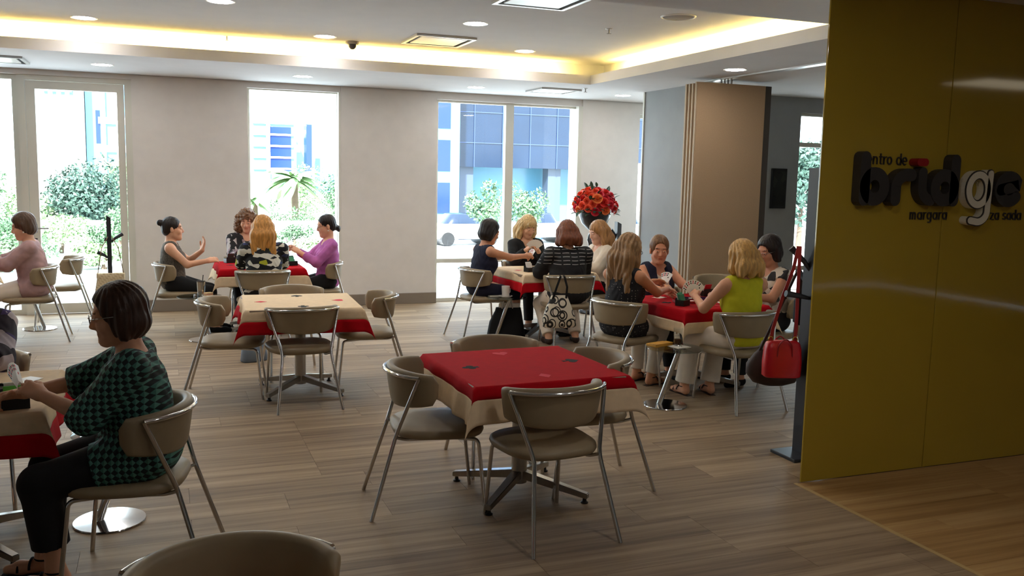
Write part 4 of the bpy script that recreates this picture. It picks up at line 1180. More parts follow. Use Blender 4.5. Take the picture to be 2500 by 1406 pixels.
BR, DK, RD = (66, 42, 28), (30, 22, 20), (116, 62, 36)
L = [
 dict(p=(-.19, 4.22, 86), label='woman in a green triangle-patterned blouse and glasses with a brown bob', h=.0055, s=.94, b=1.18, lean=6, head=(8, 4, 0), hands=((-.07, .30, .84), (.08, .44, .80)), feet=((-.10, .27), (.06, .34)),
      hair=('bob', 'brown_bob', (58, 34, 22)), top=dict(m=M_tri, sleeve=1.22, loose=.028, sl=.026, cuff=1.2, hem=-.12, nw=.118, nd=.07, tunic=.45), bottom=dict(m=M_blackfab, len=.72, g=.022, flare=1.6), shoes=dict(m=M_blackfab, sandal=True), glasses=True, earrings=M_gold, tone=(214, 160, 128), fan=('hand of cards held by the woman in green', 8, 60)),
 dict(p=(-.98, 5.40, 180), label='woman in a white and purple flowered blouse, cut by the left edge', h=.009, s=.95, lean=8, hands=((-.10, .38, .84), (.10, .38, .84)), hair=('medium', 'brown_dark', BR, .16), top=dict(m=M_purplefl, sleeve=1.4, loose=.022, sl=.022), bottom=dict(m=M_blackfab)),
 dict(p=(-1.33, 10.40, 92), label='woman in a mauve sweater and white trousers with short dark hair', h=.009, s=.955, b=1.12, lean=6, head=(0, 8, 0), hands=((-.08, .36, .84), (.10, .38, .84)), hair=('short', 'dark_short', (84, 62, 46)), top=dict(m=M_mauve, sleeve=1.35, loose=.026, sl=.024, hem=-.11, tunic=.3), bottom=dict(m=M_whitetr), shoes=dict(m=M_darkbrown), earrings=M_gold, fan=('hand of cards at the far left table', 6, 50)),
 dict(p=(.18, 10.52, -92), label='woman with a dark hair bun in a grey sleeveless top', h=.009, s=.90, lean=-2, head=(0, 2, 0), hands=((-.04, .22, .90), (.13, .27, .80)), curls=(.3, .7), hdir=((0, .25, 1), None), palms=((.3, -1, 0), None), hair=('bun', 'dark', DK), top=dict(m=M_greytop, sleeve=0, nw=.08), bottom=dict(m=M_blackfab), shoes=dict(m=M_blackfab)),
 dict(p=(.93, 11.08, 178), label='woman with curly brown hair in a black and white blouse before the window', h=.009, s=1.0, lean=4, head=(-12, 16, 0), hands=((-.12, .32, .84), (.06, .34, .86)), hair=('curly', 'curly_brown', (120, 84, 54), .16), top=dict(m=M_bwleaf, sleeve=1.6, loose=.02, sl=.02), bottom=dict(m=M_blackfab), fan=('hand of cards of the curly-haired woman', 7, 60)),
 dict(p=(.98, 9.74, 0), label='woman seen from behind with long blonde hair and a black, white and lime top', h=.009, s=.99, b=1.15, lean=7, head=(-6, 10, 0), hands=((-.14, .36, .84), (.14, .36, .84)), hair=('long', 'golden_blonde', (196, 140, 72), .27), top=dict(m=M_bwyel, sleeve=.95, loose=.022, sl=.022), bottom=dict(m=M_blackfab), shoes=dict(m=M_blackfab)),
 dict(p=(1.68, 10.42, 92), label='woman in a pink-purple sweater with a low dark ponytail and glasses', h=.009, s=.96, lean=-1, head=(0, 12, 0), hands=((-.07, .25, .89), (.06, .28, .91)), hair=('pony', 'dark', DK), top=dict(m=M_purple, sleeve=1.7, loose=.016, sl=.012, nw=.09), bottom=dict(m=M_blackfab), shoes=dict(m=M_blackfab), glasses=M_black, earrings=M_gold, fan=('hand of cards of the woman in pink-purple', 6, 45)),
 dict(p=(3.37, 9.46, -82), label='woman in a navy sleeveless dress with a dark bob', h=.009, s=.96, lean=9, head=(-4, 12, 0), hands=((-.02, .46, .88), (.10, .48, .90)), hair=('bob', 'dark', DK), top=dict(m=M_navy, sleeve=0, nw=.09, hem=-.12, loose=.016, name='dress'), bottom=dict(m=M_navy, skirt=True), shoes=dict(m=M_blackfab), tone=(206, 148, 116), fan=('hand of cards of the woman in navy', 6, 50)),
 dict(p=(4.12, 10.10, 180), label='blonde woman with a fringe in a dark blouse before the wide window', h=.009, s=.985, lean=6, head=(6, 20, 0), hands=((-.02, .30, .92), (.13, .30, .94)), hair=('long', 'pale_blonde', (214, 182, 128), .22, 'fringe'), top=dict(m=M_blackfab, sleeve=1.9, loose=.018, sl=.014, nw=.085, nd=.10), bottom=dict(m=M_blackfab), shoes=dict(m=M_darkbrown), fan=('fan of cards of the blonde woman before the window', 9, 100)),
 dict(p=(4.02, 8.74, -6), label='woman seen from behind with an auburn bob and black top with white dashes', h=.009, s=1.0, b=1.28, lean=6, head=(0, 12, 0), hands=((-.20, .36, .80), (.18, .36, .80)), feet=((-.16, .05), (.16, .10)), hair=('medium', 'auburn', RD, .12), top=dict(m=M_lace, sleeve=1.5, loose=.024, sl=.030, hem=-.10), bottom=dict(m=M_whitetr, g=.022), shoes=dict(m=M_darkbrown)),
 dict(p=(4.66, 9.34, 94), label='woman in a cream blouse with long straight brown-blonde hair', h=.009, s=.945, lean=3, head=(2, 12, 0), hair=('long', 'brown_blonde', (172, 126, 80), .24), top=dict(m=M_creamfab, sleeve=1.4, loose=.024, sl=.020), bottom=dict(m=M_blackfab), shoes=dict(m=M_blackfab), tone=(226, 176, 150)),
 dict(p=(3.71, 6.78, -66), label='woman with very long hair in a black dotted sleeveless top', h=.0075, s=.985, lean=5, head=(-2, 12, 0), hands=((-.06, .44, .88), (.12, .40, .84)), feet=((-.10, .30), (.10, .24)), hair=('long', 'ash_blonde', (150, 114, 76), .36), top=dict(m=M_dot, sleeve=0, hem=-.12, loose=.022, tunic=.3), bottom=dict(m=M_whitetr), shoes=dict(m=M_darkbrown, sandal=True), glasses=M_black, tone=(204, 142, 104), fan=('hand of cards of the woman in the dotted top', 5, 40)),
 dict(p=(4.36, 7.36, 186), label='woman in a dark waistcoat with tied-back hair looking at the camera', h=.0065, s=.885, b=1.14, lean=3, head=(-26, 3, 0), hands=((-.12, .36, .79), (.20, .34, .80)), curls=(.5, .8), hair=('tied', 'tied_brown', (120, 84, 54)), top=dict(m=M_creamfab, sleeve=0, vest=M_navy, nw=.09, nd=.12), bottom=dict(m=M_blackfab), shoes=dict(m=M_blackfab), tone=(214, 150, 118), fan=('pale folded cards before the woman in the waistcoat', 4, 30)),
 dict(p=(4.31, 6.06, 0), label='blonde woman seen from behind in a yellow sleeveless top', h=.0075, s=.98, b=1.05, lean=3, head=(6, 12, 0), hands=((-.20, .30, .84), (.10, .34, .82)), feet=((-.24, .34), (-.02, .30)), hair=('medium', 'honey_blonde', (196, 152, 88), .14), top=dict(m=M_yellow, sleeve=0, hem=-.07), bottom=dict(m=M_whitetr, flare=2.4, g=.018), shoes=dict(m=M_darkbrown, sandal=True), tone=(222, 164, 130), fan=('fan of cards held by the woman in yellow', 9, 110)),
 dict(p=(5.05, 6.68, 96), label='woman with a dark bob and glasses in a floral top', h=.0075, s=.965, b=1.08, lean=4, head=(6, 14, 0), hands=((-.14, .34, .80), (.06, .36, .84)), hair=('bob', 'near_black', (32, 22, 20)), top=dict(m=M_floral, sleeve=.25, sl=.012, nw=.09), bottom=dict(m=M_blackfab), shoes=dict(m=M_blackfab), glasses=True, tone=(200, 140, 108), fan=('hand of cards of the woman in the floral top', 6, 50)),
]
for d in L:
    x, y, rz = d.pop('p'); fan = d.pop('fan', None)
    o, J = person(x, y, rz, **d)
    if fan:
        hp = J['H-1']
        card_fan(to_world(hp + A3(0.01, .012, .0), x, y, rz), rz, fan[0], fan[1], fan[2])

# ================================================================== SIGN ON THE YELLOW GLASS
def arc(cx, cz, rx, rz, a0, a1, n=20): return [(cx + rx * math.cos(math.radians(a0 + (a1 - a0) * i / n)), cz + rz * math.sin(math.radians(a0 + (a1 - a0) * i / n))) for i in range(n + 1)]
def stroke(bm, pts, w, y0, y1, closed=False):
    """a round-ended stroke of width w along pts (x,z), extruded from y0 (front) to y1 (back)"""
    P = [Vector((p[0], 0, p[1])) for p in pts]; n = len(P); Lf, Rt = [], []
    for i in range(n):
        if closed: t = (P[(i + 1) % n] - P[i - 1]).normalized()
        else: t = (P[min(i + 1, n - 1)] - P[max(i - 1, 0)]).normalized()
        nr = Vector((-t.z, 0, t.x)) * w / 2
        Lf.append(P[i] + nr); Rt.append(P[i] - nr)
    def both(v): return bm.verts.new((v.x, y0, v.z)), bm.verts.new((v.x, y1, v.z))
    A = [both(v) for v in Lf]; B = [both(v) for v in Rt]
    for i in range(n if closed else n - 1):
        j = (i + 1) % n
        bm.faces.new((A[i][0], A[j][0], B[j][0], B[i][0])); bm.faces.new((A[i][1], B[i][1], B[j][1], A[j][1]))
        bm.faces.new((A[i][0], A[i][1], A[j][1], A[j][0])); bm.faces.new((B[i][0], B[j][0], B[j][1], B[i][1]))
    if not closed:
        for (e, o, sgn) in ((0, 1, 1), (n - 1, n - 2, 1)):
            c = P[e]; d = (P[e] - P[o]).normalized(); nr = Vector((-d.z, 0, d.x))
            ring = [both(c + (nr * math.cos(a) + d * math.sin(a)) * w / 2) for a in [PI * k / 8 for k in range(9)]]
            bm.faces.new([r[0] for r in ring]); bm.faces.new([r[1] for r in ring][::-1])
            for k in range(8): bm.faces.new((ring[k][0], ring[k][1], ring[k + 1][1], ring[k + 1][0]))
def letter(parent, name, strokes, w, m, y0, y1, closed=()):
    bm = bmesh.new()
    for i, s in enumerate(strokes): stroke(bm, s, w, y0, y1, i in closed)
    bmesh.ops.recalc_face_normals(bm, faces=bm.faces)
    return bm_obj(name, bm, m, parent)
sign = empty('wall_sign', (0, 0, 0)); tag(sign, 'raised dark lettering sign with one white letter on the yellow glass', 'sign')
M_sign = mat('sign_dark_grey', (52, 48, 46), .5); M_signw = mat('sign_white', (230, 224, 205), .5); M_signr = mat('sign_red', (150, 10, 14), .5)
Y0, Y1 = 4.185, 4.249; w9 = .074; zb = 1.67; hh = .225
zc = zb + hh / 2; rz_ = hh / 2 - w9 / 2
letter(sign, 'letter', [[(3.82, zb + w9 / 2), (3.82, 1.985 - w9 / 2)], arc(3.895, zc, .073, rz_, 0, 360, 28)[:-1]], w9, M_sign, Y0, Y1, (1,))
letter(sign, 'letter', [[(4.055, zb + w9 / 2), (4.055, zc)] + arc(4.145, zc, .09, rz_ - .002, 180, 75, 10)], w9, M_sign, Y0 - .002, Y1)
letter(sign, 'letter', [[(4.262, 1.87), (4.262, zc)] + arc(4.335, zc, .073, rz_, 180, 270, 8)], w9 * .9, M_sign, Y0 + .004, Y1)
letter(sign, 'letter', [[(4.512, zb + w9 / 2), (4.512, 1.985 - w9 / 2)], arc(4.435, zc, .075, rz_, 0, 360, 28)[:-1]], w9, M_sign, Y0 - .001, Y1, (1,))
letter(sign, 'letter', [arc(4.97, zc, .085, rz_, -40, -342, 26) + [(4.90, zc - .005)]], w9, M_sign, Y0, Y1)
letter(sign, 'letter', [[(4.225, 1.932), (4.268, 1.932)]], .046, M_signr, Y0 - .004, Y1)
gp = [arc(4.712, 1.775, .078, .092, 0, 360, 32)[:-1], [(4.805, 1.875), (4.797, 1.66)] + arc(4.722, 1.645, .075, .068, 0, -95, 10) + [(4.665, 1.585)]]
g = letter(sign, 'letter', gp, .050, M_signw, Y0 + .006, Y1, (0,))
letter(g, 'outline', gp, .056, M_sign, Y0 + .002, Y0 + .008, (0,)); letter(g, 'face', gp, .042, M_signw, Y0 - .002, Y0 + .004, (0,))
def glyph(ch):
    o = lambda a0=0, a1=360: arc(.36, .5, .36, .5, a0, a1, 16)
    G = {'c': [o(50, 310)], 'o': [o()], 'e': [[(0, .5), (.72, .5)] + arc(.36, .5, .36, .5, 0, 300, 16)], 'n': [[(0, 0), (0, 1)], [(0, .55)] + arc(.33, .62, .33, .38, 180, 0, 10) + [(.66, 0)]],
         't': [[(.2, 1.4), (.2, .2)] + arc(.4, .2, .2, .2, 180, 270, 5), [(0, 1), (.5, 1)]], 'r': [[(0, 0), (0, 1)], [(0, .5)] + arc(.36, .6, .36, .4, 180, 80, 8)],
         'd': [o(), [(.72, 0), (.72, 1.5)]], 'm': [[(0, 0), (0, 1)], [(0, .6)] + arc(.24, .68, .24, .32, 180, 0, 8) + [(.48, 0)], [(.48, .6)] + arc(.72, .68, .24, .32, 180, 0, 8) + [(.96, 0)]],
         'a': [o(), [(.72, 0), (.72, 1)]], 'g': [o(), [(.72, 1), (.72, -.2)] + arc(.40, -.2, .32, .3, 0, -120, 8)], 'z': [[(0, 1), (.6, 1), (0, 0), (.6, 0)]],
         's': [arc(.3, .75, .26, .25, 40, 250, 10) + arc(.3, .25, .28, .25, 75, -150, 10)]}
    wd = {'m': 1.25, 't': .72, 'r': .62, 'z': .85, 's': .82}
    return G[ch], wd.get(ch, 1.0)
def small_text(txt, x, z, hx, w, adv=1.0):
    for ch in txt:
        if ch == ' ': x += hx * .62; continue
        S, wd = glyph(ch)
        letter(sign, 'small_letter', [[(x + p[0] * hx, z + p[1] * hx) for p in s] for s in S], w, M_sign, 4.2405, 4.2495)
        x += hx * wd * adv
    return x
small_text('centro de', 3.836, 1.916, .042, .0062, 1.08)
small_text('margara', 4.240, 1.590, .040, .0062, 1.18)
small_text('rza sada', 4.872, 1.590, .040, .0062, 1.10)

# ================================================================== BAG RACKS
M_rack = mat('rack_charcoal', (38, 40, 48), .45)
def bag_rack(x, y, rz, hgt, pegs, label, w=.055, d=.13, base=(.30, .26)):
    e = empty('bag_rack', (x, y, 0), math.radians(rz)); tag(e, label, 'bag rack')
    box_obj('base', (-base[0] / 2, base[0] / 2, -base[1] / 2, base[1] / 2, 0, .022), M_rack, e, bev=.004)
    bm = bmesh.new(); vs = box(bm, -w / 2, w / 2, -d / 2, d / 2, .02, hgt)
    for v in vs:
        if v.co.z > .5 and v.co.x > 0: v.co.z -= .03
    bm_obj('post', bm, M_rack, e)
    for (z, a, l, t) in pegs:      # height, side angle, length, tilt
        c, s = math.cos(math.radians(a)), math.sin(math.radians(a)); ct, st = math.cos(math.radians(t)), math.sin(math.radians(t))
        bm = bmesh.new()
        tube(bm, [(c * .02, s * .02, z), (c * l * .45 * ct, s * l * .45 * ct, z + l * .45 * st), (c * l * ct, s * l * ct, z + l * st)], .011, 10, True, .022)
        bm_obj('peg', bm, M_rack, e, angle=50)
    return e
bag_rack(3.93, 4.70, 0, 1.89, [(1.22, 150, .22, 45), (1.05, 172, .2, 10), (1.10, 90, .2, 35), (1.27, 40, .27, 6)], 'tall charcoal bag rack with the red handbag beside the yellow wall', w=.07, d=.14, base=(.34, .25))
bag_rack(-0.57, 11.12, 0, 1.26, [(.96, 20, .17, 30), (.98, 185, .05, 10), (.78, 165, .14, 25)], 'slim dark bag rack before the glazed door', w=.045, d=.05)
bag_rack(5.78, 10.92, 0, 1.21, [(.98, 180, .16, 50), (.86, 190, .22, 35)], 'dark bag rack beside the flower stand', w=.06, d=.09)

# ================================================================== BAGS
def loft_bag(name, secs, m, parent=None, seg=28, p=3.2, warp=0):
    """secs: (z, half width, half depth, x offset)"""
    bm = bmesh.new(); rings = []
    for i, (z, a, b, ox) in enumerate(secs):
        ring = []
        for k in range(seg):
            t = 2 * PI * k / seg; c, s = math.cos(t), math.sin(t)
            ring.append(bm.verts.new((ox + a * math.copysign(abs(c) ** (2 / p), c), b * math.copysign(abs(s) ** (2 / p), s), z + warp * math.sin(t * 3 + i))))
        rings.append(ring)
    for i in range(len(rings) - 1):
        for k in range(seg): bm.faces.new((rings[i][k], rings[i][(k + 1) % seg], rings[i + 1][(k + 1) % seg], rings[i + 1][k]))
    bm.faces.new(rings[0][::-1]); bm.faces.new(rings[-1])
    bmesh.ops.recalc_face_normals(bm, faces=bm.faces)
    return bm_obj(name, bm, m, parent, angle=55)
M_redlea = mat('red_leather', (196, 16, 34), .35, var=.04, scale=60, bump=.05); M_redstrap = mat('red_strap', (160, 14, 30), .45)
e = empty('red_handbag', (3.72, 4.72, .52), math.radians(-20)); tag(e, 'glossy red leather handbag hanging by its long strap', 'handbag')
e.location = (3.76, 4.76, .53)
loft_bag('body', [(0, .112, .055, 0), (.008, .122, .062, 0), (.10, .124, .060, 0), (.19, .118, .052, 0), (.225, .108, .042, 0), (.240, .09, .026, 0)], M_redlea, e, p=4.0)
bm = bmesh.new()
for q in (-1, 1): tube(bm, smooth_path([(-.05, q * .05, .12), (-.045, q * .058, .22), (.0, q * .062, .265), (.045, q * .058, .22), (.05, q * .05, .12)], 4, .4), .005, 6)
bm_obj('handle', bm, M_redstrap, e, smooth=True)
bm = bmesh.new()
def strap(bm, pts, w, t=.004):
    pts = [Vector(p) for p in pts]
    rows = []
    for i, p in enumerate(pts):
        d = (pts[min(i + 1, len(pts) - 1)] - pts[max(i - 1, 0)]).normalized(); s = d.cross(Vector((0, 1, 0))).normalized() * w / 2
        rows.append([bm.verts.new(p + s + Vector((0, t / 2, 0))), bm.verts.new(p - s + Vector((0, t / 2, 0))), bm.verts.new(p - s - Vector((0, t / 2, 0))), bm.verts.new(p + s - Vector((0, t / 2, 0)))])
    for i in range(len(rows) - 1):
        for k in range(4): bm.faces.new((rows[i][k], rows[i][(k + 1) % 4], rows[i + 1][(k + 1) % 4], rows[i + 1][k]))
    bm.faces.new(rows[0]); bm.faces.new(rows[-1][::-1])
    bmesh.ops.recalc_face_normals(bm, faces=bm.faces)
strap(bm, [(-.08, 0, .23), (-.072, 0, .31), (-.02, .0, .52), (.035, -.02, .72), (.055, -.03, .86)], .022)
strap(bm, [(.08, .01, .22), (.085, .01, .31), (.075, -.01, .55), (.065, -.03, .86)], .022)
bm_obj('strap', bm, M_redstrap, e)
bm = bmesh.new()
for q in (-1, 1): tube(bm, [(q * .08 + .014 * math.cos(t), 0, .245 + .02 * math.sin(t)) for t in [2 * PI * k / 12 for k in range(13)]], .004, 6, False)
bm_obj('buckle', bm, mat('brass', (200, 160, 80), .25, metal=1), e, smooth=True)
# brown hobo bag
e = empty('brown_hobo_bag', (4.52, 5.86, .20), math.radians(-15)); tag(e, 'slouchy dark brown bag hanging low behind the red handbag', 'handbag')
loft_bag('body', [(0, .08, .05, 0), (.02, .15, .075, 0), (.08, .20, .085, 0), (.15, .20, .075, 0), (.22, .15, .05, 0), (.25, .12, .03, 0)], M_darkbrown, e, p=2.4)
tube_obj('strap', smooth_path([(-.12, 0, .22), (.03, -.20, .80), (.07, -.20, .80), (.12, 0, .22)], 6, .2), .010, M_darkbrown, e)
e.location = (3.93, 5.05, 0.40)
# black bags on the rack behind
e = empty('black_bag', (4.12, 4.86, .84), math.radians(-20)); tag(e, 'black soft bag hanging behind the tall charcoal rack', 'handbag')
loft_bag('body', [(0, .14, .05, 0), (.02, .17, .07, 0), (.16, .17, .07, 0), (.26, .14, .05, 0), (.30, .10, .03, 0)], M_blackfab, e, p=2.6)
tube_obj('strap', smooth_path([(-.09, 0, .28), (-.03, 0, .46), (.03, 0, .46), (.09, 0, .28)], 6, .45), .010, M_blackfab, e)
# circle bag on the chair back
M_ring = pat_mat('white_black_ring_print', [(.0, (226, 218, 200)), (.5, (26, 24, 22))], lambda nt, x, y, z, tc: ((voro(nt, tc, 8.5, 'Distance', rand=.75) - .42).abs() < .055).max((voro(nt, tc, 11.0, 'Distance', (1, 1, .8), rand=.9) - .44).abs() < .05) * .9 + .02, .5)
e = empty('tote_bag', (3.78, 8.37, .26), math.radians(-8)); tag(e, 'white tote bag with black rings hanging on a chair back', 'handbag')
loft_bag('body', [(0, .165, .05, .01), (.012, .178, .060, .01), (.10, .172, .062, .005), (.22, .13, .045, 0), (.29, .10, .028, 0), (.33, .085, .012, 0)], M_ring, e)
bm = bmesh.new()
for q in (-1, 1): strap(bm, [(q * .07, -.02, .30), (q * .055 + .02, -.025, .42), (.03 + q * .02, .0, .525), (.03 + q * .02, .03, .535)], .022)
bm_obj('handle', bm, M_blackfab, e)
# black tote on the floor
e = empty('black_tote', (3.56, 9.30, 0), math.radians(-8)); tag(e, 'black tote bag standing on the floor under the glass side table', 'handbag')
loft_bag('body', [(0, .21, .07, 0), (.01, .22, .08, 0), (.18, .19, .07, 0), (.30, .15, .05, .02), (.34, .14, .04, .02)], M_blackfab, e)
loft_bag('paper_lining', [(.335, .125, .03, .03), (.36, .12, .028, .03), (.385, .12, .020, .03)], M_card, e)
bm = bmesh.new()
for q in (-1, 1): tube(bm, smooth_path([(-.06, q * .035, .33), (-.04, q * .04, .44), (.04, q * .04, .44), (.06, q * .035, .33)], 5, .4), .008, 8)
bm_obj('handle', bm, mat('pale_handle', (190, 186, 180), .5), e, smooth=True)
# woven bag at the left rack
def weave(nt, x, y, z, tc): return (((x * 90 + z * 60).sin() * (z * 150).sin()) * .4 + .45)
M_weave = pat_mat('woven_straw', [(.0, (196, 176, 140)), (.35, (220, 204, 170)), (.65, (206, 188, 150))], weave)
e = empty('woven_bag', (-0.56, 11.02, .22)); tag(e, 'pale woven straw bag hanging from the slim rack at the glazed door', 'handbag')
loft_bag('body', [(0, .16, .06, 0), (.01, .19, .08, 0), (.18, .17, .075, 0), (.33, .145, .06, 0), (.345, .148, .062, 0), (.39, .148, .060, 0), (.395, .14, .054, 0)], M_weave, e, warp=.006)
bm = bmesh.new()
for q in (-1, 1): tube(bm, [(q * .135, 0, .38), (q * .085, .02, .68), (q * .02, .06, .80)], .005, 6)
bm_obj('strap', bm, mat('thin_tan_strap', (130, 104, 70), .6), e, smooth=True)
# small grey-blue bag by the cream table
e = empty('blue_grey_bag', (0.78, 8.72, 0), .4); tag(e, 'small blue-grey bag on the floor behind the empty cream table', 'handbag')
loft_bag('body', [(0, .12, .06, 0), (.01, .13, .07, 0), (.12, .12, .06, 0), (.2, .09, .04, 0), (.21, .07, .03, 0)], mat('blue_grey_leather', (120, 136, 156), .5), e)
tube_obj('handle', smooth_path([(-.06, 0, .2), (-.03, 0, .28), (.03, 0, .28), (.06, 0, .2)], 5, .4), .007, M_darkbrown, e)

# ================================================================== THINGS ON THE SIDE TABLES
def tumbler(x, y, z, label, liquid=None, hgt=.12, r=.036):
    e = empty('drinking_glass', (x, y, z)); tag(e, label, 'glass')
    lathe_obj('glass_wall', [(0, 0), (r * .85, 0), (r * .88, .004), (r, hgt)], M_drinkglass, e, 24)
    if liquid: lathe_obj('drink', [(0, .009), (r * .82, .009), (r * .86, hgt * .35), (0, hgt * .35)], liquid, e, 20)
    return e
tumbler(3.80, 6.27, .471, 'tall clear glass with a little brown drink on the side table', mat('brown_drink', (70, 40, 20), .2), hgt=.14)
def napkin(x, y, z, rz, label, s=.07):
    o = empty('paper_napkin', (x, y, z), math.radians(rz)); tag(o, label, 'napkin')
    box_obj('sheet', (-s, s, -s, s, 0, .003), M_card, o, bev=.001); box_obj('folded_sheet', (-s * .9, s * .6, -s * .95, s * .5, .003, .007), M_card, o, bev=.001)
napkin(3.83, 6.13, .4705, 12, 'white paper napkin under the brown drink')
bpy.data.objects['drinking_glass'].location = (3.83, 6.15, .478)
e = empty('yellow_wallet', (3.70, 6.21, .4705), .3); tag(e, 'mustard yellow wallet on the glass side table', 'wallet')
box_obj('cover', (-.10, .10, -.055, .055, 0, .022), mat('mustard_leather', (206, 150, 50), .5), e, bev=.006); box_obj('flap', (-.10, .10, -.058, .02, .022, .027), mat('mustard_leather', (206, 150, 50), .5), e, bev=.002)
e = empty('cup_and_saucer', (3.50, 9.18, .4705)); tag(e, 'tall white cup on a saucer on the side table by the navy dress', 'cup')
lathe_obj('saucer', [(0, .0), (.04, 0), (.075, .014), (.078, .017), (.04, .006), (0, .006)], M_white, e, 28)
lathe_obj('cup', [(0, .006), (.034, .006), (.040, .014), (.046, .125), (.043, .125), (.036, .016), (0, .014)], M_white, e, 28)
tube_obj('handle', [(.044 * math.cos(.6) + .0, .044 * math.sin(.6), .10), (.075, .05, .09), (.07, .046, .05), (.04 * math.cos(.6), .04 * math.sin(.6), .035)], .005, M_white, e, 8)
e = empty('serving_plate', (3.44, 9.27, .4705)); tag(e, 'small pale plate beside the white cup', 'plate')
box_obj('plate', (-.11, .11, -.06, .06, 0, .012), mat('grey_plate', (190, 188, 184), .4), e, bev=.004)
e = empty('metal_tumbler', (0.36, 9.98, .4705)); tag(e, 'shiny metal tumbler with a dark straw on the side table by the bun', 'tumbler')
lathe_obj('body', [(0, 0), (.036, 0), (.045, .15), (.042, .15), (.034, .006), (0, .006)], M_chrome, e, 24)
tube_obj('straw', [(.0, 0, .02), (.025, .0, .22)], .004, M_black, e, 8)
lathe_obj('lid', [(0, .150), (.046, .150), (.046, .156), (0, .162)], M_black, e, 20)
napkin(0.44, 9.90, .4705, 25, 'white napkin beside the metal tumbler', .055)
e = empty('sandwich', (0.43, 9.90, .479), .5); tag(e, 'pale half sandwich on the napkin beside the metal tumbler', 'food')
bread = mat('bread', (216, 186, 140), .8, var=.1)
box_obj('bread_slice', (-.04, .04, -.03, .03, 0, .014), bread, e, bev=.004); box_obj('filling', (-.038, .038, -.028, .028, .014, .02), mat('ham', (200, 120, 110), .7), e); box_obj('bread_slice', (-.04, .04, -.03, .03, .02, .034), bread, e, bev=.004)

# ================================================================== THINGS ON THE CARD TABLES
ZTB = .7475
def bidding_box(x, y, rz, label, cols):
    e = empty('bidding_box', (x, y, ZTB), math.radians(rz)); tag(e, label, 'bidding box', 'black bidding boxes')
    bm = bmesh.new()
    box(bm, -.055, .055, -.04, .04, 0, .012); box(bm, -.055, .055, -.04, -.034, .012, .05); box(bm, -.055, .055, .034, .04, .012, .065); box(bm, -.055, -.05, -.034, .034, .012, .05); box(bm, .05, .055, -.034, .034, .012, .05)
    bm_obj('box', bm, M_black, e)
    for i, c in enumerate(cols):
        yy = -.022 + i * .016
        bm = bmesh.new(); vs = box(bm, -.045 + .004 * i, .030 + .004 * i, yy, yy + .009, .013, .095 + .012 * (i % 2))
        for v in vs: v.co.y += (v.co.z - .013) * .35
        bm_obj('bidding_cards', bm, mat('bid_card_%d_%d_%d' % c, c, .5), e)
GRN, WHT, RED_ = (60, 150, 110), (230, 226, 220), (190, 30, 40)
bidding_box(4.06, 6.47, 30, 'black box with green and white bidding cards at the corner by the dotted top', [GRN, GRN, WHT])
bidding_box(4.62, 6.98, 190, 'black bidding box beside the woman in the floral top', [WHT, RED_])
bidding_box(3.78, 9.18, 20, 'black bidding box on the cream cloth near the navy dress', [WHT, WHT])
bidding_box(4.28, 9.62, 190, 'black bidding box before the blonde woman with a fringe', [RED_, WHT])
bidding_box(0.70, 10.68, 200, 'dark bidding box next to the curly-haired woman', [(90, 80, 74), (60, 54, 50)])
bidding_box(1.34, 10.28, 20, 'black and green bidding box beside the woman in pink-purple', [GRN, (40, 90, 70)])
bidding_box(-0.62, 4.36, 10, 'black bidding box with green cards before the woman in green', [(90, 190, 70), WHT, RED_])
def board(x, y, rz, label, c):
    e = empty('card_board', (x, y, ZTB), math.radians(rz)); tag(e, label, 'card tray')
    m = mat('tray_%d_%d_%d' % c, c, .45)
    box_obj('tray', (-.125, .125, -.06, .06, 0, .010), m, e, bev=.003)
    for (a, b, p, q) in ((-.125, .125, -.06, -.054), (-.125, .125, .054, .06), (-.125, -.118, -.054, .054), (.118, .125, -.054, .054)): box_obj('rim', (a, b, p, q, .010, .022), m, e)
    box_obj('card_stack', (-.04, .05, -.03, .03, .010, .017), M_card, e)
board(4.34, 6.74, -20, 'purple card tray in the middle of the red cloth', (70, 30, 84)); board(4.20, 6.60, -14, 'red card tray beside the purple tray', (170, 30, 44))
board(4.05, 9.42, 10, 'dark card tray in the middle of the cream cloth', (40, 36, 40)); board(1.0, 10.45, 0, 'dark card tray in the middle of the red cloth before the narrow window', (36, 32, 40))
board(-0.80, 4.66, 35, 'black card tray on the cream cloth before the woman in green', (24, 22, 22))
def loose_cards(x, y, rz, n, label):
    e = empty('played_cards', (x, y, ZTB), math.radians(rz)); tag(e, label, 'playing cards', 'cards lying on the tables')
    for i in range(n):
        o = box_obj('card', (-.029, .029, -.044, .044, .0005 * i, .0005 * i + .0005), M_card, e); o.location = (.03 * i, .004 * i, 0); o.rotation_euler = (0, 0, -.08 * i)
loose_cards(4.10, 6.95, 20, 3, 'white cards lying on the red cloth before the waistcoat'); loose_cards(4.50, 6.50, 70, 3, 'cards lying on the red cloth before the yellow top')
loose_cards(3.98, 9.20, 5, 4, 'cards lying on the cream cloth before the auburn-haired woman'); loose_cards(-0.66, 4.86, 60, 4, 'spotted cards lying on the cream cloth before the woman in green')
loose_cards(1.20, 10.60, -30, 3, 'cards lying on the red cloth before the narrow window')

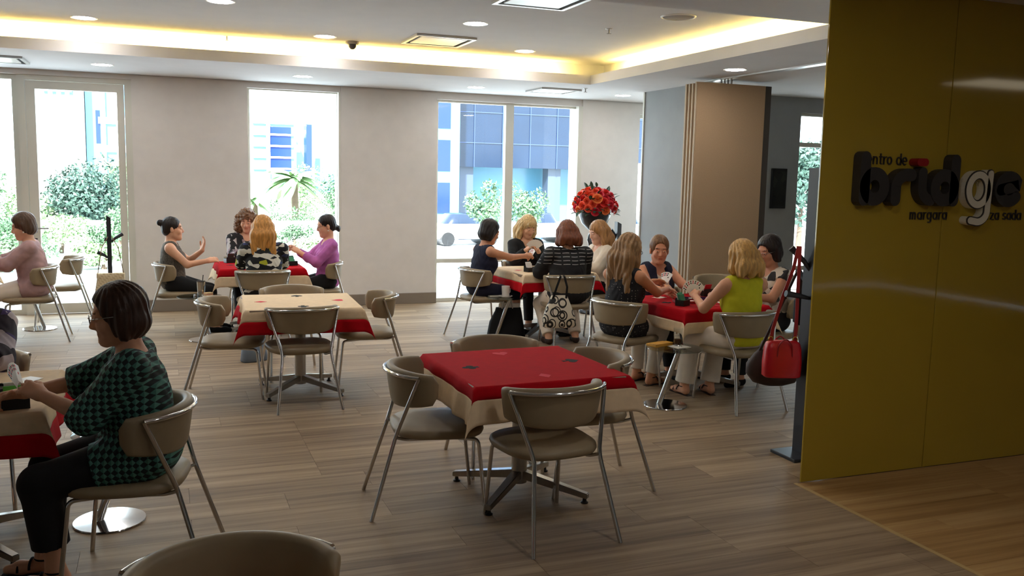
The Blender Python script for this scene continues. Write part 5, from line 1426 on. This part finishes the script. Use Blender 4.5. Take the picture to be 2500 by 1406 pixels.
# ================================================================== FLOWER STAND
fs = empty('flower_stand', (5.32, 10.72, 0)); tag(fs, 'black urn on a tall ornate pedestal in the window corner', 'urn')
M_urn = mat('urn_black', (34, 30, 36), .25, var=.2, scale=8)
lathe_obj('pedestal', [(0, 0), (.16, 0), (.17, .02), (.16, .05), (.10, .08), (.07, .14), (.06, .40), (.075, .44), (.06, .48), (.055, .80), (.085, .86), (.065, .90), (.09, .98), (.075, 1.05), (.05, 1.09), (0, 1.09)], M_urn, fs, 32, flute=.06)
lathe_obj('urn', [(0, 1.08), (.05, 1.08), (.06, 1.10), (.10, 1.13), (.17, 1.20), (.21, 1.30), (.215, 1.36), (.225, 1.37), (.20, 1.37), (.18, 1.30), (0, 1.22)], M_urn, fs, 36)
fb = empty('rose_bouquet', (5.32, 10.72, 1.36)); tag(fb, 'dome of orange-red roses with green leaves in the black urn', 'flowers')
def rose_mesh(name, m):
    bm = bmesh.new()
    for (n, r, hgt, open_, off) in ((1, .010, .040, .0, 0), (3, .018, .042, .25, .5), (4, .030, .040, .5, 0), (5, .043, .032, .95, .6)):
        for k in range(n):
            a0 = 2 * PI * (k + off) / n; wd = 2 * PI / n * .66 if n > 1 else PI * 1.02; rows = []
            for j in range(5):
                v = j / 4; row = []
                for i in range(5):
                    u = -1 + i / 2; an = a0 + u * wd
                    rr = r * (.35 + .65 * math.sin(v * PI / 2)) + open_ * .010 * v ** 3; z = hgt * v * (1 - .22 * u * u * v) - .012 * open_ * v ** 4
                    row.append(bm.verts.new((rr * math.cos(an), rr * math.sin(an), z)))
                rows.append(row)
            for j in range(4):
                for i in range(4): bm.faces.new((rows[j][i], rows[j][i + 1], rows[j + 1][i + 1], rows[j + 1][i]))
    me = bpy.data.meshes.new(name); bm.to_mesh(me); bm.free(); me.materials.append(m)
    me.polygons.foreach_set('use_smooth', [True] * len(me.polygons)); return me
RM = [rose_mesh('rose', mat('rose_%d' % i, c, .6, var=.12, scale=20)) for i, c in enumerate(((242, 88, 54), (230, 50, 46), (248, 126, 66), (226, 44, 66)))]
rnd = random.Random(11); NR = 64; ga = PI * (3 - math.sqrt(5))
for i in range(NR):
    zz = 1 - (i + .5) / NR * 1.28; rr = math.sqrt(max(0, 1 - zz * zz)); a = i * ga
    d = Vector((rr * math.cos(a), rr * math.sin(a), zz)); p = Vector((d.x * .285, d.y * .285, .06 + d.z * .25)) * rnd.uniform(.93, 1.04)
    o = bpy.data.objects.new('rose', RM[rnd.randrange(4)]); link(o, fb); o.location = p - d * .03
    o.rotation_euler = d.to_track_quat('Z', 'Y').to_euler(); sc_ = rnd.uniform(1.05, 1.35); o.scale = (sc_, sc_, sc_)
def leaf_mesh(name, m):
    vs = []; fs_ = []
    for i in range(6):
        t = i / 5; w_ = .022 * math.sin(PI * min(1, t * 1.02 + .02)) ** .8
        vs += [(-w_, t * .085, .008 * math.sin(t * 3) + w_ * .3), (0, t * .085, .008 * math.sin(t * 3)), (w_, t * .085, .008 * math.sin(t * 3) + w_ * .3)]
    for i in range(5):
        for k in range(2): fs_.append((i * 3 + k, i * 3 + k + 1, i * 3 + k + 4, i * 3 + k + 3))
    me = bpy.data.meshes.new(name); me.from_pydata(vs, [], fs_); me.materials.append(m); me.polygons.foreach_set('use_smooth', [True] * len(fs_)); return me
LM = leaf_mesh('leaf', mat('rose_leaf_green', (40, 78, 56), .5, var=.2))
for i in range(60):
    low = i < 30
    zz = rnd.uniform(-.42, -.02) if low else rnd.uniform(.0, 1.0); a = rnd.uniform(0, 2 * PI); rr = math.sqrt(1 - zz * zz)
    d = Vector((rr * math.cos(a), rr * math.sin(a), zz)); p = Vector((d.x * .275, d.y * .275, .06 + d.z * .25))
    o = bpy.data.objects.new('leaf', LM); link(o, fb); o.location = p
    q = (d + Vector((rnd.uniform(-.6, .6), rnd.uniform(-.6, .6), rnd.uniform(-.5, .6)))).normalized()
    o.rotation_euler = q.to_track_quat('Y', 'Z').to_euler()
    s_ = rnd.uniform(.8, 1.3); o.scale = (s_, s_, s_)

# ================================================================== OUTSIDE
M_pave = mat('pale_paving', (212, 214, 216), .85, var=.05, scale=1.5)
struct(box_obj('terrace', (-30, 40, 12.42, 24, -.35, -.02), M_pave)); struct(box_obj('ground', (-250, 250, 24, 420, -1.2, -.9), mat('far_ground', (190, 190, 176), .9, var=.1, scale=.1)))
M_lf = [mat('foliage_light', (140, 166, 122), .7, var=.3, scale=3), mat('foliage_mid', (84, 116, 82), .7, var=.3, scale=3), mat('foliage_dark', (58, 84, 72), .7, var=.3, scale=3)]
M_trunk = mat('bark', (96, 80, 66), .9, var=.2, scale=8)
def foliage(parent, m, c, r, n, lf, seed):
    rg = np.random.default_rng(seed)
    nb = max(4, n // 220); bc = rg.normal(size=(nb, 3)); bc /= np.linalg.norm(bc, axis=1)[:, None]; bc *= rg.uniform(.25, .8, (nb, 1))
    k = rg.integers(0, nb, n); d = rg.normal(size=(n, 3)); d /= np.linalg.norm(d, axis=1)[:, None]
    P = (bc[k] + d * rg.uniform(.25, .42, (n, 1))) * np.array(r) + np.array(c)
    u = rg.normal(size=(n, 3)); u /= np.linalg.norm(u, axis=1)[:, None]; v = np.cross(u, d); v /= np.linalg.norm(v, axis=1)[:, None] + 1e-6
    s = lf * .62 * rg.uniform(.6, 1.4, (n, 1))
    vs = np.stack([P - u * s, P + v * s * .5, P + u * s, P - v * s * .5], 1).reshape(-1, 3)
    o = mesh_obj('foliage', vs, np.arange(n * 4).reshape(-1, 4), m, parent); o['kind'] = 'stuff'; return o
def bush(name, x, y, z0, r, hgt, mi, label, n=1400, lf=.10, trunk=0.0, seed=0, cat='bush', group='greenery outside the windows'):
    e = empty(name, (x, y, z0)); tag(e, label, cat, group)
    tube_obj('trunk', [(0, 0, 0), (.05, 0, max(.3, trunk + hgt * .4))], .05 + .06 * (trunk > 1), M_trunk, e, 8, .03)
    foliage(e, M_lf[mi], (0, 0, trunk + hgt / 2), (r, r * .8, hgt / 2), n * 2, lf, seed); return e
def palm(x, y, z0, hgt, label, seed=0, fr=26, L_=1.2):
    e = empty('palm_tree', (x, y, z0)); tag(e, label, 'palm', 'palms outside the windows'); rg = random.Random(seed)
    tube_obj('trunk', [(0, 0, 0), (.03, 0, hgt * .5), (0, 0, hgt)], .14, M_trunk, e, 10, .10)
    for i in range(fr):
        a = rg.uniform(0, 2 * PI); up = rg.uniform(-.2, 1.2); bm = bmesh.new(); rows = []
        for j in range(8):
            t = j / 7; rad = L_ * t * math.cos(up * .8 * (1 - t * .6)); z = hgt + L_ * (math.sin(up) * t - .75 * t * t); w_ = .16 * math.sin(PI * (t * .9 + .1)) * L_ / 1.2
            c, s = math.cos(a), math.sin(a)
            rows.append([bm.verts.new((c * rad - s * w_ * q, s * rad + c * w_ * q, z - abs(q) * w_ * .5)) for q in (-1, 0, 1)])
        for j in range(7):
            for q in (0, 1): bm.faces.new((rows[j][q], rows[j][q + 1], rows[j + 1][q + 1], rows[j + 1][q]))
        bm_obj('frond', bm, M_lf[0], e, smooth=True)
# garden seen through the door and left windows
bush('dense_tree', -1.75, 25.0, -.9, 1.15, 2.5, 2, 'dense dark green tree behind the glazed door', 3600, .09, .6, 1, 'tree')
bush('leafy_bush', -3.1, 24.6, -.9, .75, 1.9, 0, 'light green bush at the hinge side of the glazed door', 1600, .08, .2, 2)
bush('leafy_bush', -.75, 26.5, -.9, .8, 2.6, 0, 'light green bush behind the dense tree, at the door edge nearest the column', 1500, .09, .3, 3)
bush('leafy_bush', -4.3, 24.5, -.9, 1.0, 2.8, 1, 'mid green bush in the far left window', 1500, .09, .3, 4)
bush('low_shrub', -2.5, 19.0, -.02, .7, .75, 1, 'low pale shrub on the terrace behind the door handle', 900, .06, 0, 5); bush('low_shrub', -1.2, 19.6, -.02, .55, .7, 1, 'low shrub on the terrace behind the slim bag rack', 800, .06, 0, 6)
bush('low_shrub', -3.8, 18.5, -.02, .8, .8, 1, 'low shrub on the terrace in the far left window', 800, .06, 0, 7)
palm(-1.65, 42, -.9, 2.6, 'pale palm beyond the trees in the glazed door', 1, 26, 1.5)
palm(4.15, 31, -.9, 2.4, 'pale palm in the middle of the narrow window', 2, 34, 1.15); palm(2.75, 30, -.9, 1.7, 'palm at the left edge of the narrow window', 3, 22, .8)
for i, (x, y, r, hh_, mi) in enumerate([(3.35, 29, .5, 2.0, 1), (4.0, 28.6, .55, 1.9, 1), (4.75, 29.5, .5, 1.95, 0), (5.35, 29, .4, 1.8, 1)]):
    bush('garden_shrub', x, y, -.9, r, hh_, mi, ['rounded shrub under the left palm in the narrow window', 'rounded shrub under the pale palm in the narrow window', 'rounded shrub right of the pale palm in the narrow window', 'small shrub at the right edge of the narrow window'][i], 900, .06, 0, 20 + i)
bush('flowering_shrub', 2.7, 20.5, -.02, .45, .75, 1, 'greyish shrub behind the patterned blouse in the narrow window', 900, .05, 0, 30); bush('flowering_shrub', 3.15, 20.0, -.02, .5, .4, 0, 'low green hedge plant in the narrow window', 800, .05, 0, 31)
bush('young_tree', 6.55, 18.5, -.02, .5, 1.3, 1, 'slender grey-green tree behind the wide window', 900, .06, .5, 40, 'tree'); bush('young_tree', 8.0, 20.0, -.02, .7, 1.5, 1, 'leafy tree beside the flower urn, behind the wide window', 1100, .07, .3, 41, 'tree')
bush('street_tree', 16.5, 20.5, -.9, 1.6, 2.6, 2, 'tree seen through the side room window', 1600, .14, 1.6, 50, 'tree')
for i, (x, y, r, hh_, mi, lab) in enumerate([(-4.6, 20.2, .9, 1.0, 0, 'pale hedge in the far left window'), (-3.2, 20.6, .8, .95, 1, 'pale hedge left of the door handle'), (-2.0, 21.0, .9, 1.0, 0, 'pale hedge in the middle of the glazed door'), (-.9, 21.2, .8, .9, 1, 'pale hedge behind the slim bag rack'), (-2.6, 17.4, .6, .5, 1, 'low ground plant behind the door glass'), (-1.0, 17.6, .6, .5, 0, 'low ground plant beside the slim bag rack')]):
    bush('hedge_plant', x, y, -.02, r, hh_, mi, lab, 1200, .07, 0, 60 + i)
bush('leafy_bush', 4.9, 34, -.9, 1.0, 2.7, 0, 'pale bush beyond the palm in the narrow window', 1400, .09, .2, 70); bush('leafy_bush', 6.6, 36, -.9, .9, 2.6, 1, 'blue-green bush at the right edge of the narrow window', 1400, .09, .2, 71)
# planter wall and glass railing on the terrace
e = struct(box_obj('terrace_wall', (-12, 5.0, 23.0, 23.3, -.02, .55), M_pave))
# buildings
def building(name, x0, x1, y0, y1, z1, m, label, wins=(), parts=()):
    e = empty(name, ((x0 + x1) / 2, y0, -.9)); tag(e, label, 'building')
    cx = (x0 + x1) / 2
    box_obj('wall', (x0 - cx, x1 - cx, 0, y1 - y0, 0, z1 + .9), m, e)
    for (a, b, c, d, wm, pr) in wins: box_obj('window', (a - cx, b - cx, -pr, .05, c + .9, d + .9), wm, e)
    for (nm, a, b, c, d, p, wm) in parts: box_obj(nm, (a - cx, b - cx, -p, .05, c + .9, d + .9), wm, e)
    return e
M_bw = mat('white_render', (232, 230, 226), .8); M_bl = mat('blue_glass', (20, 44, 104), .15); M_bl2 = mat('pale_blue_glass', (84, 132, 162), .2); M_dkgl = mat('dark_blue_glass', (20, 36, 58), .2, var=.15, scale=.6); M_pc = mat('pale_cyan_cladding', (112, 152, 156), .5); M_mul = mat('blue_mullion', (50, 66, 104), .4)
building('white_tower', -13.5, -8.5, 120, 132, 17, M_bw, 'white tower block behind the glazed door', [(-12.6 + i * .9, -12.2 + i * .9, 3 + k * 2.2, 4.4 + k * 2.2, M_bl2, .02) for i in range(4) for k in range(5)], [('cornice', -12.6, -9.6, 10.4, 11.4, .3, M_bl2)])
building('blue_tower', -8.4, -4.0, 122, 134, 18, M_bl2, 'bluish tower block behind the glazed door', [(-7.3, -6.8, 4.6, 8.6, M_bl, .02), (-6.0, -5.2, 4.6, 6.6, M_bl2, .02), (-6.0, -5.2, 8.6, 11.0, M_bl2, .02)], [('pier', -6.7, -6.2, 0, 18, .4, M_bw), ('pier', -5.0, -4.4, 0, 18, .4, M_bw), ('spandrel', -7.0, -4.0, 3.6, 4.4, .3, M_bw), ('spandrel', -7.0, -4.0, 7.0, 7.8, .3, M_bw)])
building('cyan_office', 9.4, 17.2, 110, 122, 9.2, M_pc, 'pale cyan office block in the narrow window', [(12.0 + i * 1.35, 12.75 + i * 1.35, 4.0 + k * 1.7, 4.9 + k * 1.7, M_bw, .03) for i in range(4) for k in range(3)])
building('glass_office', 9.5, 14.2, 104, 109, 7.2, M_bl2, 'blue glass building with white floor bands in the narrow window', [(11.2, 13.6, 1.8, 6.6, M_bl, .05)], [('floor_band', 9.5, 13.8, 1.9 + k * 1.25, 2.1 + k * 1.25, .25, M_bw) for k in range(5)] + [('pier', 10.9, 11.3, 0, 7.0, .3, M_bw)])
building('slab_tower', 15.3, 15.9, 104, 106, 7.0, M_bl, 'thin dark blue slab in the narrow window')
building('low_pavilion', 17.5, 20.5, 112, 120, 3.4, M_bl2, 'low blue pavilion at the right of the narrow window')
be = building('dark_glass_block', 10.0, 19.2, 33, 50, 9.0, M_dkgl, 'dark blue glass block overhanging behind the wide window')
for o in list(be.children):
    if o.name.startswith('wall'):
        for v in o.data.vertices:
            if v.co.z < 1: v.co.z = 3.0
for i in range(9): box_obj('mullion', (-4.6 + i * 1.15, -4.57 + i * 1.15, -.04, 0, 3.0, 9.9), M_mul, be)
for k in range(5): box_obj('transom', (-4.6, 4.6, -.035, 0, 3.9 + k * 1.15, 3.93 + k * 1.15), M_mul, be)
box_obj('lobby_glass', (-4.2, 4.2, 1.5, 1.7, 0, 3.0), M_bl2, be)
for x in (-3.9, -.2, 3.6): box_obj('column', (x, x + .55, .3, .85, 0, 3.0), mat('dark_column', (60, 72, 92), .4), be)
box_obj('entrance_frame', (2.2, 4.6, -.6, 0, 0, 3.3), M_bw, be)
building('reflecting_block', 8.4, 9.95, 31, 44, 9.0, M_bl2, 'pale blue glass block at the left of the wide window', [(8.4, 9.6, .4 + k * 1.5, 1.5 + k * 1.5, M_bl, .02) for k in range(5)])
for i, (x, y) in enumerate(((7.3, 22.4), (9.6, 22.9), (11.9, 22.4))):
    e = empty('white_car', (x, y, -.02), .1); tag(e, 'pale parked car behind the wide window, %s' % ('nearest the column', 'in the middle', 'nearest the flower urn')[i], 'car')
    loft_bag('body', [(.18, .9, .42, 0), (.25, 1.0, .46, 0), (.5, 1.0, .46, 0), (.56, .9, .42, 0)], M_bw, e, p=4); loft_bag('cabin', [(.55, .6, .38, -.05), (.8, .42, .34, -.05), (.82, .38, .3, -.05)], M_dkgl, e, p=4)
    for q in (-.6, .6):
        bm = bmesh.new(); tube(bm, [(q, -.47, .18), (q, .47, .18)], .18, 16); bm_obj('wheel', bm, M_black, e, angle=40)
